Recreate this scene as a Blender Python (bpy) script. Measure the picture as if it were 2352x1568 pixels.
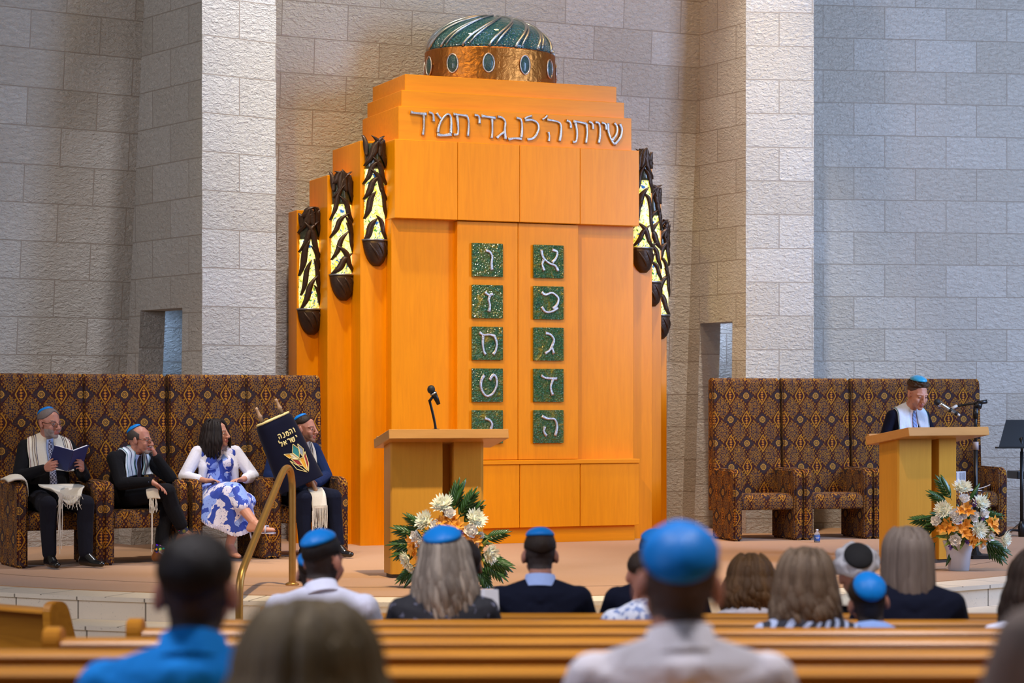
import bpy, bmesh, math, random
import numpy as np
from math import sin, cos, pi, radians, sqrt, atan2
from mathutils import Vector, Matrix, Euler, noise
from mathutils.bvhtree import BVHTree
random.seed(7)
for o in list(bpy.data.objects):
    bpy.data.objects.remove(o)
SC = bpy.context.scene
COL = SC.collection
# ------------------------------------------------------------------ camera
FPX = 5000.0            # focal length in pixels of the 2352-wide frame
YH = 925.0              # image row of the horizon
CZ = 1.90               # camera height
ZB = 0.56               # height of the bimah platform
cam = bpy.data.cameras.new('camera')
cam.sensor_width = 36.0
cam.lens = FPX / 2352 * 36
cam.shift_y = (YH - 784) / 2352
cam.clip_start = 0.1
cam.dof.use_dof = True
cam.dof.focus_distance = 18.5
cam.dof.aperture_fstop = 2.8
camo = bpy.data.objects.new('camera', cam)
COL.objects.link(camo)
camo.location = (0, 0, CZ)
camo.rotation_euler = (pi / 2, 0, 0)
SC.camera = camo
# ------------------------------------------------------------------ look
vs = SC.view_settings
vs.view_transform = 'Standard'
vs.look = 'None'
vs.gamma = 1.0
vs.exposure = 0.20
vs.use_curve_mapping = False
# ------------------------------------------------------------------ world and lights
w = bpy.data.worlds.new('world')
SC.world = w
w.use_nodes = True
w.node_tree.nodes['Background'].inputs[0].default_value = (0.98, 0.92, 0.72, 1)
w.node_tree.nodes['Background'].inputs[1].default_value = 0.10


def aim(o, target):
    d = Vector(target) - o.location
    o.rotation_euler = d.to_track_quat('-Z', 'Y').to_euler()


def spot(name, loc, target, power, color, size=40, blend=0.6, radius=0.15):
    l = bpy.data.lights.new(name, 'SPOT')
    l.energy = power
    l.color = color
    l.spot_size = radians(size)
    l.spot_blend = blend
    l.shadow_soft_size = radius
    o = bpy.data.objects.new(name, l)
    COL.objects.link(o)
    o.location = loc
    aim(o, target)
    return o


def area(name, loc, target, power, color, sx, sy):
    l = bpy.data.lights.new(name, 'AREA')
    l.energy = power
    l.color = color
    l.shape = 'RECTANGLE'
    l.size = sx
    l.size_y = sy
    o = bpy.data.objects.new(name, l)
    COL.objects.link(o)
    o.location = loc
    aim(o, target)
    return o


WARM = (1.0, 0.70, 0.36)
NEUT = (1.0, 0.92, 0.84)
COOL = (0.74, 0.84, 1.0)
BLUE = (0.50, 0.66, 1.0)
# ceiling spots on the ark
spot('ark_spotlight', (-2.4, 13.5, 9.4), (-0.3, 20.6, 3.2), 1650, (1.00, 0.74, 0.22), 34, 1.0, 0.12)
spot('ark_spotlight', (1.4, 13.0, 9.4), (0.6, 20.8, 1.8), 950, (1.00, 0.68, 0.48), 34, 1.0, 0.12)
# wall washers close to the two stone piers
spot('pier_spotlight', (-1.70, 18.40, 9.6), (-2.42, 19.65, 0.6), 1850, (0.90, 0.90, 1.00), 46, 1.0, 0.1)
spot('pier_spotlight', (2.60, 20.7, 9.6), (2.70, 22.3, 0.6), 1950, (1.00, 0.90, 0.80), 40, 1.0, 0.1)
# warm wash on the recessed wall behind the ark
spot('recess_spotlight', (1.1, 20.4, 9.8), (1.6, 22.6, 3.4), 320, (1.00, 0.52, 0.16), 80, 1.0, 0.2)
spot('recess_spotlight', (-1.2, 18.9, 9.8), (-1.5, 21.2, 3.6), 620, (1.00, 0.88, 0.70), 70, 1.0, 0.2)
# light over the platform
spot('platform_spotlight', (0.4, 13.2, 9.6), (0.2, 16.4, 0.6), 4500, (1.00, 0.84, 0.60), 46, 1.0, 0.12)
spot('platform_spotlight', (2.6, 12.8, 9.2), (3.4, 17.8, 1.2), 1100, (1.00, 0.66, 0.40), 34, 1.0, 0.12)
spot('platform_spotlight', (-2.6, 12.6, 9.0), (-1.6, 18.4, 1.2), 1100, (1.00, 0.92, 0.76), 26, 1.0, 0.12)
spot('platform_spotlight', (-4.6, 12.0, 9.0), (-3.4, 17.8, 1.6), 829, (1.00, 0.75, 0.54), 30, 1.0, 0.12)
# daylight from the windows on the right, and an added fill at left
area('window_daylight', (8.8, 16.0, 5.0), (4.0, 22.6, 2.4), 760, (0.42, 0.60, 1.00), 2.4, 5.0)
area('side_fill', (-8.0, 9.5, 5.0), (-3.2, 20.2, 2.8), 260, (0.84, 0.86, 1.00), 2.5, 4.0)  # added cool fill that lifts the left wall and return, no known source
area('window_daylight', (8.5, 8.0, 6.5), (1.5, 19.5, 1.6), 90, (0.90, 0.88, 1.00), 3.0, 4.0)
# cool light over the seats
spot('nave_downlight', (-2.4, 6.0, 9.0), (-2.2, 6.6, 0.0), 2000, (0.95, 0.93, 1.00), 72, 0.7, 0.5)
spot('nave_downlight', (2.8, 6.0, 9.0), (2.8, 6.6, 0.0), 2000, (0.95, 0.93, 1.00), 72, 0.7, 0.5)
area('nave_skylight', (-7.0, 1.5, 5.5), (0.0, 7.5, 1.2), 150, (0.50, 0.62, 1.00), 3.0, 3.0)
# daylight in the two passages
area('passage_light', (-3.65, 21.5, 2.95), (-3.7, 21.3, 1.2), 12, (0.36, 0.57, 1.00), 0.5, 0.5)
area('passage_light', (2.32, 23.5, 2.95), (2.3, 23.4, 1.2), 9, (0.50, 0.65, 1.00), 0.5, 0.5)


# ------------------------------------------------------------------ helpers
def WX(px, d):
    return (px - 1176.0) / FPX * d


def WZ(py, d):
    return CZ - (py - YH) / FPX * d


def tag(o, label=None, cat=None, group=None, kind=None):
    if label: o['label'] = label
    if cat: o['category'] = cat
    if group: o['group'] = group
    if kind: o['kind'] = kind
    return o


def link_mesh(name, me, mats=None, parent=None, smooth=False):
    if mats is not None:
        for m in (mats if isinstance(mats, (list, tuple)) else [mats]):
            me.materials.append(m)
    if smooth:
        me.polygons.foreach_set('use_smooth', [True] * len(me.polygons))
    o = bpy.data.objects.new(name, me)
    COL.objects.link(o)
    if parent: o.parent = parent
    return o


def obj(name, bm, mats, parent=None, smooth=False, recalc=True):
    if recalc: bmesh.ops.recalc_face_normals(bm, faces=bm.faces[:])
    me = bpy.data.meshes.new(name)
    bm.to_mesh(me)
    bm.free()
    return link_mesh(name, me, mats, parent, smooth)


def empty(name, loc=(0, 0, 0), rz=0):
    o = bpy.data.objects.new(name, None)
    o.empty_display_size = 0.1
    COL.objects.link(o)
    o.location = loc
    o.rotation_euler = (0, 0, rz)
    return o


def copy_tree(o, parent=None):
    c = o.copy()
    COL.objects.link(c)
    c.parent = parent
    for ch in list(o.children):
        copy_tree(ch, c)
    return c


def box(bm, x0, x1, y0, y1, z0, z1, bev=0.0, seg=2, M=None):
    b = bmesh.new() if bev or M is not None else bm
    vs_ = [b.verts.new((x, y, z)) for x in (x0, x1) for y in (y0, y1) for z in (z0, z1)]
    for f in ((0, 1, 3, 2), (4, 6, 7, 5), (0, 4, 5, 1), (2, 3, 7, 6), (0, 2, 6, 4), (1, 5, 7, 3)):
        b.faces.new([vs_[i] for i in f])
    if b is not bm:
        if bev:
            bmesh.ops.recalc_face_normals(b, faces=b.faces[:])
            bmesh.ops.bevel(b, geom=b.edges[:], offset=bev, segments=seg, profile=0.5, affect='EDGES')
        if M is not None: bmesh.ops.transform(b, matrix=M, verts=b.verts[:])
        merge(bm, b)


def merge(bm, b):
    me = bpy.data.meshes.new('tmp')
    b.to_mesh(me)
    b.free()
    bm.from_mesh(me)
    bpy.data.meshes.remove(me)


def prism(bm, poly, z0, z1, M=None):
    """polygon (x,y) extruded along z"""
    n = len(poly)
    a = [Vector((p[0], p[1], z0)) for p in poly]
    b = [Vector((p[0], p[1], z1)) for p in poly]
    if M is not None:
        a = [M @ v for v in a]
        b = [M @ v for v in b]
    a = [bm.verts.new(v) for v in a]
    b = [bm.verts.new(v) for v in b]
    bm.faces.new(a[::-1])
    bm.faces.new(b)
    for i in range(n):
        bm.faces.new((a[i], a[(i + 1) % n], b[(i + 1) % n], b[i]))


def smooth_path(pts, n=6):
    """Catmull-Rom resample"""
    P = [Vector(p) for p in pts]
    if len(P) < 3:
        return [P[0].lerp(P[-1], i / n) for i in range(n + 1)]
    out = []
    for i in range(len(P) - 1):
        p0 = P[max(i - 1, 0)]; p1 = P[i]; p2 = P[i + 1]; p3 = P[min(i + 2, len(P) - 1)]
        for k in range(n):
            t = k / n
            out.append(0.5 * ((2 * p1) + (p2 - p0) * t + (2 * p0 - 5 * p1 + 4 * p2 - p3) * t * t + (3 * p1 - p0 - 3 * p2 + p3) * t ** 3))
    out.append(P[-1])
    return out


def tube(bm, pts, rad, seg=10, flat=1.0, up=None, caps=True):
    """sweep an ellipse along a path; rad is a number or a function of 0..1; flat squashes the second axis"""
    P = [Vector(p) for p in pts]
    n = len(P)
    rings = []
    ref = Vector(up) if up else None
    prevx = None
    for i, p in enumerate(P):
        t = (P[min(i + 1, n - 1)] - P[max(i - 1, 0)])
        if t.length < 1e-9: t = Vector((0, 0, 1))
        t.normalize()
        if prevx is None:
            a = ref if ref else (Vector((0, 0, 1)) if abs(t.z) < 0.9 else Vector((1, 0, 0)))
            x = a.cross(t)
            if x.length < 1e-6: x = Vector((1, 0, 0)).cross(t)
        else:
            x = prevx - t * prevx.dot(t)
        x.normalize()
        prevx = x
        y = t.cross(x)
        r = rad(i / max(n - 1, 1)) if callable(rad) else rad
        rings.append([bm.verts.new(p + x * (r * cos(2 * pi * k / seg)) + y * (r * flat * sin(2 * pi * k / seg))) for k in range(seg)])
    for i in range(n - 1):
        for k in range(seg):
            bm.faces.new((rings[i][k], rings[i][(k + 1) % seg], rings[i + 1][(k + 1) % seg], rings[i + 1][k]))
    if caps:
        bm.faces.new(rings[0][::-1])
        bm.faces.new(rings[-1])


def lathe(bm, prof, seg=24, c=(0, 0, 0), sx=1.0, sy=1.0, M=None):
    """profile of (r, z), closed with end caps"""
    rings = []
    for r, z in prof:
        ring = []
        for k in range(seg):
            v = Vector((c[0] + r * sx * cos(2 * pi * k / seg), c[1] + r * sy * sin(2 * pi * k / seg), c[2] + z))
            if M is not None: v = M @ v
            ring.append(bm.verts.new(v))
        rings.append(ring)
    for i in range(len(rings) - 1):
        for k in range(seg):
            bm.faces.new((rings[i][k], rings[i][(k + 1) % seg], rings[i + 1][(k + 1) % seg], rings[i + 1][k]))
    bm.faces.new(rings[0][::-1])
    bm.faces.new(rings[-1])


def sphere(bm, c, r, seg=12, M=None):
    r = r if isinstance(r, (tuple, list)) else (r, r, r)
    T = Matrix.Translation(Vector(c)) @ Matrix.Diagonal((r[0], r[1], r[2], 1))
    if M is not None: T = M @ T
    bmesh.ops.create_uvsphere(bm, u_segments=seg, v_segments=max(6, seg * 2 // 3), radius=1.0, matrix=T)


def box_uv(me, scale=1.0, M=None):
    """metric box-projected UVs"""
    uv = me.uv_layers.new(name='UVMap')
    for p in me.polygons:
        n = p.normal
        ax = max(range(3), key=lambda i: abs(n[i]))
        for li in p.loop_indices:
            c = me.vertices[me.loops[li].vertex_index].co
            if ax == 0: uv.data[li].uv = (c.y * scale, c.z * scale)
            elif ax == 1: uv.data[li].uv = (c.x * scale, c.z * scale)
            else: uv.data[li].uv = (c.x * scale, c.y * scale)


# ------------------------------------------------------------------ materials
class NT:
    def __init__(s, name):
        s.m = bpy.data.materials.new(name)
        s.m.use_nodes = True
        s.t = s.m.node_tree
        s.b = s.t.nodes['Principled BSDF']
        s.out = s.t.nodes['Material Output']

    def n(s, typ, **kw):
        nd = s.t.nodes.new(typ)
        for k, v in kw.items(): setattr(nd, k, v)
        return nd

    def put(s, sock, v):
        if hasattr(v, 'is_output') or isinstance(v, bpy.types.NodeSocket): s.t.links.new(v, sock)
        else: sock.default_value = v

    def math(s, op, a, b=0.0, c=0.0):
        nd = s.n('ShaderNodeMath', operation=op)
        s.put(nd.inputs[0], a)
        s.put(nd.inputs[1], b)
        if op in ('COMPARE', 'SMOOTH_MIN', 'SMOOTH_MAX', 'MULTIPLY_ADD'): s.put(nd.inputs[2], c)
        return nd.outputs[0]

    def mix(s, f, a, b, blend='MIX'):
        nd = s.n('ShaderNodeMix', data_type='RGBA', blend_type=blend)
        s.put(nd.inputs[0], f)
        s.put(nd.inputs[6], a if not isinstance(a, tuple) or len(a) == 4 else a + (1,))
        s.put(nd.inputs[7], b if not isinstance(b, tuple) or len(b) == 4 else b + (1,))
        return nd.outputs[2]

    def coord(s, kind='Object', scale=(1, 1, 1)):
        tc = s.n('ShaderNodeTexCoord')
        mp = s.n('ShaderNodeMapping')
        s.t.links.new(tc.outputs[kind], mp.inputs[0])
        mp.inputs['Scale'].default_value = scale
        return mp.outputs[0]

    def noise(s, vec, scale, detail=3.0, rough=0.55, dist=0.0):
        nd = s.n('ShaderNodeTexNoise')
        s.put(nd.inputs['Vector'], vec)
        nd.inputs['Scale'].default_value = scale
        nd.inputs['Detail'].default_value = detail
        nd.inputs['Roughness'].default_value = rough
        nd.inputs['Distortion'].default_value = dist
        return nd.outputs['Fac']

    def voronoi(s, vec, scale, feature='F1', out='Distance', rnd=1.0):
        nd = s.n('ShaderNodeTexVoronoi', feature=feature)
        s.put(nd.inputs['Vector'], vec)
        nd.inputs['Scale'].default_value = scale
        nd.inputs['Randomness'].default_value = rnd
        return nd.outputs[out]

    def ramp(s, f, stops):
        nd = s.n('ShaderNodeValToRGB')
        s.put(nd.inputs[0], f)
        el = nd.color_ramp.elements
        while len(el) > 1: el.remove(el[-1])
        el[0].position = stops[0][0]
        el[0].color = tuple(stops[0][1]) + (1,)
        for p, c in stops[1:]:
            e = el.new(p)
            e.color = tuple(c) + (1,)
        return nd.outputs[0]

    def bump(s, h, strength=0.5, dist=0.01):
        nd = s.n('ShaderNodeBump')
        nd.inputs['Strength'].default_value = strength
        nd.inputs['Distance'].default_value = dist
        s.put(nd.inputs['Height'], h)
        s.t.links.new(nd.outputs[0], s.b.inputs['Normal'])

    def set(s, **kw):
        for k, v in kw.items():
            nm = {'color': 'Base Color', 'rough': 'Roughness', 'metal': 'Metallic', 'spec': 'Specular IOR Level', 'coat': 'Coat Weight',
                  'coat_rough': 'Coat Roughness', 'trans': 'Transmission Weight', 'emis': 'Emission Color', 'emis_s': 'Emission Strength',
                  'sheen': 'Sheen Weight', 'sss': 'Subsurface Weight', 'ior': 'IOR', 'alpha': 'Alpha'}[k]
            if isinstance(v, tuple) and len(v) == 3: v = v + (1,)
            s.put(s.b.inputs[nm], v)
        return s


MATS = {}


def plain(name, col, rough=0.5, metal=0.0, var=None, vscale=6.0, stretch=(1, 1, 1), bump=0.0, bscale=40.0, bdist=0.004, **kw):
    """simple procedural surface: colour varied by noise, fine bump"""
    if name in MATS: return MATS[name]
    t = NT(name)
    v = t.coord('Object', stretch)
    if var is None: var = tuple(c * 0.78 for c in col)
    t.set(color=t.mix(t.noise(v, vscale, 4.0), col, var), rough=rough, metal=metal, **kw)
    if bump: t.bump(t.noise(v, bscale, 4.0), bump, bdist)
    MATS[name] = t.m
    return t.m


def wood(name, col, dark, rough=0.38, coat=0.25, axis='z', grain=1.0):
    t = NT(name)
    st = {'z': (9, 9, 0.7), 'x': (0.7, 9, 9), 'y': (9, 0.7, 9)}[axis]
    v = t.coord('Object', st)
    g = t.noise(v, 3.0, 6.0, 0.65, 0.6)
    big = t.noise(t.coord('Object', (1, 1, 0.6)), 1.6, 3.0)
    c1 = t.ramp(g, [(0.3, dark), (0.62, col)])
    c2 = t.mix(t.math('MULTIPLY', big, 0.30 * grain), c1, tuple(x * 0.62 for x in col))
    t.set(color=c2, rough=rough, coat=coat, coat_rough=0.22, spec=0.18)
    t.bump(g, 0.03, 0.002)
    return t.m


M_ark = wood('maple_veneer', (0.86, 0.295, 0.001), (0.77, 0.25, 0.001), 0.36, 0.09)
M_arkx = wood('maple_veneer_horizontal', (0.86, 0.295, 0.001), (0.77, 0.25, 0.001), 0.36, 0.12, 'x')
M_lect = wood('lectern_oak', (0.60, 0.275, 0.028), (0.53, 0.235, 0.022), 0.42, 0.15)
M_pew = wood('pew_oak', (0.52, 0.21, 0.018), (0.40, 0.15, 0.012), 0.36, 0.12, 'x')
M_dark = plain('shadow_gap', (0.01, 0.008, 0.006), 0.9)


def stone(name, tint=(1, 1, 1), bw=0.68, rh=0.345, mortar=0.0045):
    t = NT(name)
    uv = t.n('ShaderNodeUVMap')
    br = t.n('ShaderNodeTexBrick')
    t.t.links.new(uv.outputs[0], br.inputs['Vector'])
    br.offset = 0.5
    br.inputs['Color1'].default_value = (0.0, 0.0, 0.0, 1)
    br.inputs['Color2'].default_value = (1, 1, 1, 1)
    br.inputs['Mortar'].default_value = (0.5, 0.5, 0.5, 1)
    br.inputs['Scale'].default_value = 1.0
    br.inputs['Mortar Size'].default_value = mortar
    br.inputs['Mortar Smooth'].default_value = 0.15
    br.inputs['Bias'].default_value = 0.0
    br.inputs['Brick Width'].default_value = bw
    br.inputs['Row Height'].default_value = rh
    mp = t.n('ShaderNodeMapping')
    t.t.links.new(uv.outputs[0], mp.inputs[0])
    mp.inputs['Scale'].default_value = (0.55, 1.0, 1.0)
    # each block turns its tooling a little
    rough_n = t.noise(mp.outputs[0], 34.0, 5.0, 0.66, 0.35)
    ridge = t.math('ABSOLUTE', t.math('SUBTRACT', t.noise(mp.outputs[0], 22.0, 4.0, 0.62, 0.45), 0.5))
    h = t.math('ADD', t.math('MULTIPLY', rough_n, 0.85), t.math('MULTIPLY', ridge, 1.3))
    edge = t.math('SUBTRACT', 1.0, br.outputs['Fac'])
    hh = t.math('MULTIPLY', t.math('ADD', h, 0.55), edge)
    stain = t.noise(uv.outputs[0], 1.1, 3.0)
    base = t.mix(br.outputs['Color'], tuple(a * b for a, b in zip((0.62, 0.565, 0.48), tint)), tuple(a * b for a, b in zip((0.72, 0.675, 0.60), tint)))
    base = t.mix(t.math('MULTIPLY', t.math('SUBTRACT', stain, 0.35), 0.7), base, tuple(a * b for a, b in zip((0.60, 0.51, 0.40), tint)))
    base = t.mix(t.math('MULTIPLY', br.outputs['Fac'], 0.9), base, (0.33, 0.27, 0.21))
    t.set(color=base, rough=0.9, spec=0.2)
    t.bump(hh, 1.0, 0.042)
    return t.m


M_stone = stone('tooled_limestone')
M_pier = stone('tooled_limestone_pale', (1.06, 1.10, 1.16), 0.77)
M_pier2 = stone('tooled_limestone_pale_right', (1.06, 1.10, 1.16), 0.694)
M_step = plain('step_limestone', (0.60, 0.51, 0.40), 0.6, var=(0.50, 0.41, 0.31), vscale=5, bump=0.15, bscale=60)
t = NT('carpet_tan')
v = t.coord('Object')
t.set(color=t.mix(t.noise(v, 160, 2.0), t.mix(t.noise(v, 1.2, 3.0), (0.56, 0.305, 0.145), (0.45, 0.24, 0.11)), (0.36, 0.19, 0.085)), rough=0.95, sheen=0.2, spec=0.1)
t.bump(t.noise(v, 220, 2.0), 0.5, 0.006)
M_carpet = t.m
M_floor = plain('nave_carpet', (0.16, 0.10, 0.07), 0.95, bump=0.3, bscale=200)


def fabric():
    t = NT('tapestry_upholstery')
    uv = t.n('ShaderNodeUVMap')
    sx = t.n('ShaderNodeSeparateXYZ')
    nz = t.n('ShaderNodeTexNoise')
    t.t.links.new(uv.outputs[0], nz.inputs['Vector'])
    nz.inputs['Scale'].default_value = 38
    nz.inputs['Detail'].default_value = 2
    ma = t.n('ShaderNodeVectorMath', operation='MULTIPLY_ADD')
    t.t.links.new(nz.outputs['Color'], ma.inputs[0])
    ma.inputs[1].default_value = (0.012, 0.012, 0)
    t.t.links.new(uv.outputs[0], ma.inputs[2])
    t.t.links.new(ma.outputs[0], sx.inputs[0])
    X, Y = sx.outputs[0], sx.outputs[1]
    A, B = 0.34, 0.47

    def fold(v, per, off):      # signed distance to nearest lattice point
        u = t.math('ADD', v, off)
        f = t.math('FRACT', t.math('DIVIDE', u, per))
        return t.math('MULTIPLY', t.math('SUBTRACT', f, 0.5), per)

    def band(v, c, wd): return t.math('LESS_THAN', t.math('ABSOLUTE', t.math('SUBTRACT', v, c)), wd)
    mx = lambda a, b: t.math('MAXIMUM', a, b)
    ring = dot = med = medin = None
    for ox, oy in ((0, 0), (A / 2, B / 2)):
        ax = t.math('ABSOLUTE', fold(X, A, ox)); ay = t.math('ABSOLUTE', fold(Y, B, oy))
        d = mx(mx(ax, ay), t.math('MULTIPLY', t.math('ADD', ax, ay), 0.74))
        r = mx(band(d, 0.026, 0.0045), t.math('LESS_THAN', d, 0.0075))
        r = mx(r, band(d, 0.0145, 0.002))
        star = t.math('LESS_THAN', t.math('ADD', t.math('MULTIPLY', ax, 1.0), t.math('MULTIPLY', ay, 1.2)), 0.085)
        bx = t.math('ABSOLUTE', fold(X, A, ox + A / 2)); by = t.math('ABSOLUTE', fold(Y, B, oy))
        e = t.math('ADD', t.math('DIVIDE', bx, 0.046), t.math('POWER', t.math('DIVIDE', by, 0.078), 1.3))
        m1 = band(e, 1.0, 0.13)
        dd = t.math('ABSOLUTE', t.math('SUBTRACT', t.math('FRACT', t.math('DIVIDE', by, 0.024)), 0.5))
        m2 = t.math('MULTIPLY', t.math('LESS_THAN', e, 0.72), t.math('LESS_THAN', t.math('ADD', t.math('DIVIDE', bx, 0.016), t.math('MULTIPLY', dd, 2.2)), 1.0))
        ring = r if ring is None else mx(ring, r)
        dot = star if dot is None else mx(dot, star)
        med = m1 if med is None else mx(med, m1)
        medin = m2 if medin is None else mx(medin, m2)
    L = t.math('ADD', t.math('COSINE', t.math('MULTIPLY', X, 4 * pi / A)), t.math('COSINE', t.math('MULTIPLY', Y, 4 * pi / B)))
    L = t.math('ADD', L, t.math('MULTIPLY', t.math('SINE', t.math('MULTIPLY', X, 20 * pi / A)), t.math('MULTIPLY', t.math('SINE', t.math('MULTIPLY', Y, 20 * pi / B)), 0.60)))
    L = t.math('ADD', L, t.math('MULTIPLY', t.math('COSINE', t.math('MULTIPLY', Y, 8 * pi / B)), 0.30))
    lat = band(L, -0.15, 0.13)
    inside = t.math('LESS_THAN', L, -0.35)
    vor = t.voronoi(ma.outputs[0], 34.0, rnd=0.35)
    flower = t.math('MULTIPLY', inside, band(vor, 0.40, 0.11))
    core = t.math('MULTIPLY', inside, t.math('LESS_THAN', vor, 0.16))
    speck = t.math('MULTIPLY', t.math('GREATER_THAN', t.noise(ma.outputs[0], 70, 2.0), 0.63), 0.6)
    n1 = t.noise(uv.outputs[0], 9.0, 3.0)
    gold = t.mix(n1, (0.42, 0.205, 0.018), (0.32, 0.12, 0.012))
    base = t.mix(t.noise(uv.outputs[0], 5.0, 2.0), (0.030, 0.012, 0.010), (0.052, 0.012, 0.014))
    c = t.mix(dot, base, (0.034, 0.021, 0.024))
    c = t.mix(speck, c, (0.19, 0.055, 0.02))
    c = t.mix(t.math('MULTIPLY', inside, 0.5), c, (0.045, 0.036, 0.045))
    c = t.mix(t.math('MULTIPLY', flower, t.math('MULTIPLY', t.noise(uv.outputs[0], 14.0, 2.0), 1.0)), c, gold)
    c = t.mix(core, c, (0.02, 0.012, 0.015))
    c = t.mix(t.math('MULTIPLY', lat, 0.85), c, gold)
    c = t.mix(ring, c, (0.40, 0.20, 0.035))
    c = t.mix(med, c, gold)
    c = t.mix(medin, c, (0.42, 0.16, 0.02))
    t.set(color=c, rough=0.85, sheen=0.04, spec=0.1)
    t.bump(mx(lat, mx(ring, med)), 0.25, 0.004)
    return t.m


M_fab = fabric()
# ================================================================== the setting
def wall(name, A, B, z0, z1, lean=(0, 0), opening=None, uoff=0.0, voff=0.0, mat=None, thick=0.25):
    """stone wall from A to B (room on the right-hand side looking A->B towards +x), top shifted by lean; opening = (u0,u1,ztop)"""
    A = Vector((A[0], A[1], 0)); B = Vector((B[0], B[1], 0))
    L = (B - A).length
    bm = bmesh.new()
    uvl = bm.loops.layers.uv.new('UVMap')

    def P(u, z):
        k = (z - z0) / (z1 - z0)
        p = A.lerp(B, u / L)
        return Vector((p.x + lean[0] * k, p.y + lean[1] * k, z))

    def quad(u0, u1, a, b):
        f = bm.faces.new([bm.verts.new(P(*q)) for q in ((u0, a), (u1, a), (u1, b), (u0, b))])
        for l, q in zip(f.loops, ((u0, a), (u1, a), (u1, b), (u0, b))):
            l[uvl].uv = (q[0] + uoff, q[1] + voff)
    if opening:
        o0, o1, ot = opening
        quad(0, o0, z0, ot); quad(o1, L, z0, ot); quad(0, L, ot, z1)
        bmesh.ops.remove_doubles(bm, verts=bm.verts[:], dist=1e-4)
    else:
        quad(0, L, z0, z1)
    o = obj(name, bm, mat or M_stone, recalc=False)
    md = o.modifiers.new('solid', 'SOLIDIFY')
    md.thickness = thick
    md.offset = -1
    tag(o, kind='structure')
    return o


ZT = 7.2
th = radians(22.4)
AU = Vector((cos(th), sin(th), 0)); AV = Vector((-sin(th), cos(th), 0)); AO = Vector((WX(899, 20.3), 20.3, ZB))


def ark_uw(px, py, v):
    """ark-front coordinates (u, w) of the point seen at a picture position, at depth v"""
    a = (px - 1176) / FPX
    P = AO + v * AV
    u = (a * P.y - P.x) / (AU.x - a * AU.y)
    d = P.y + u * AU.y
    return u, CZ - (py - YH) / FPX * d - ZB


# pier and wall corner points in plan
LP0 = (WX(464, 19.38), 19.38); LP1 = (WX(634, 19.86), 19.86)
LC = (WX(272, 20.65), 20.65)
RP0 = (WX(1713, 22.25), 22.25); RP1 = (WX(1869, 22.33), 22.33)
RCP = (WX(1566, 23.3), 23.3)
dl = radians(35)
LW = (LC[0] - 4.5 * cos(dl), LC[1] - 4.5 * sin(dl))
bw1 = Vector((RCP[0], RCP[1], 0)); bw0 = AO + AU * -1.6 + AV * 1.34
lean_back = Vector((RP0[0] - RCP[0], RP0[1] - RCP[1], 0)) * 0.36
wall('wall_left', LW, LC, ZB, ZT, lean=((LP0[0] - LC[0]) * 0.42, (LP0[1] - LC[1]) * 0.42), voff=-5.458 + 0.345 * 20 + 0.012)
# reveal with the left passage (trapezoid: the top corner leans in)
ll = (Vector(LP0) - Vector(LC)).length


def reveal(name, C0, C1, topshift, o0, o1, ot, voff):
    """wall face between a leaning inner corner C0 and a vertical edge C1"""
    C0 = Vector((C0[0], C0[1], 0)); C1 = Vector((C1[0], C1[1], 0))
    L = (C1 - C0).length
    bm = bmesh.new()
    uvl = bm.loops.layers.uv.new('UVMap')

    def P(u, z):
        k = (z - ZB) / (ZT - ZB)
        a = C0 + (C1 - C0) * (topshift * k)
        p = a.lerp(C1, u)
        return Vector((p.x, p.y, z)), ((p - C0).length, z + voff)

    def quad(u0, u1, a, b):
        q = [P(*t_) for t_ in ((u0, a), (u1, a), (u1, b), (u0, b))]
        f = bm.faces.new([bm.verts.new(x[0]) for x in q])
        for l, x in zip(f.loops, q): l[uvl].uv = x[1]
    quad(0, o0, ZB, ot); quad(o1, 1, ZB, ot); quad(0, 1, ot, ZT)
    back = Vector((C1.y - C0.y, C0.x - C1.x, 0)).normalized() * 0.26
    if back.y < 0: back = -back
    for a, b in (((o0, ZB), (o0, ot)), ((o1, ot), (o1, ZB)), ((o0, ot), (o1, ot))):      # door jambs and lintel
        pa, pb = P(*a)[0], P(*b)[0]
        f = bm.faces.new([bm.verts.new(q) for q in (pa, pa + back, pb + back, pb)])
        for l, q in zip(f.loops, ((0, pa.z), (.26, pa.z), (.26, pb.z + .26 * (a[0] != b[0])), (0, pb.z))): l[uvl].uv = q
    return tag(obj(name, bm, M_stone, recalc=False), kind='structure')


reveal('wall_left_return', LC, LP0, 0.42, 0.16, 0.74, ZB + 2.20, 0.05)
RC = bw1


def reveal_r():
    C0 = Vector((RC.x, RC.y, 0)); C1 = Vector((RP0[0], RP0[1], 0))
    return reveal('wall_right_return', C0, C1, 0.36, 0.20, 0.77, ZB + 2.18, 0.08)


reveal_r()
wall('wall_back', (bw0.x, bw0.y), (bw1.x, bw1.y), ZB, ZT, lean=(lean_back.x, lean_back.y), uoff=0.2, voff=-5.44 + 0.345 * 20)


def pier(name, P0, P1, back, voff, uoff=0.0, mat=None):
    """free-standing stone pier: front P0-P1, carried back by the vector `back`"""
    P = [Vector((P0[0], P0[1], 0)), Vector((P1[0], P1[1], 0))]
    P += [P[1] + back[1], P[0] + back[0]]
    bm = bmesh.new()
    uvl = bm.loops.layers.uv.new('UVMap')
    s = uoff
    for i in range(4):
        a, b = P[i], P[(i + 1) % 4]
        L = (b - a).length
        f = bm.faces.new([bm.verts.new((q.x, q.y, z)) for q, z in ((a, ZB), (b, ZB), (b, ZT), (a, ZT))])
        for l, q in zip(f.loops, ((s, ZB), (s + L, ZB), (s + L, ZT), (s, ZT))): l[uvl].uv = (q[0], q[1] + voff)
        s += L
    return tag(obj(name, bm, mat or M_pier, recalc=False), kind='structure')


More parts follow.
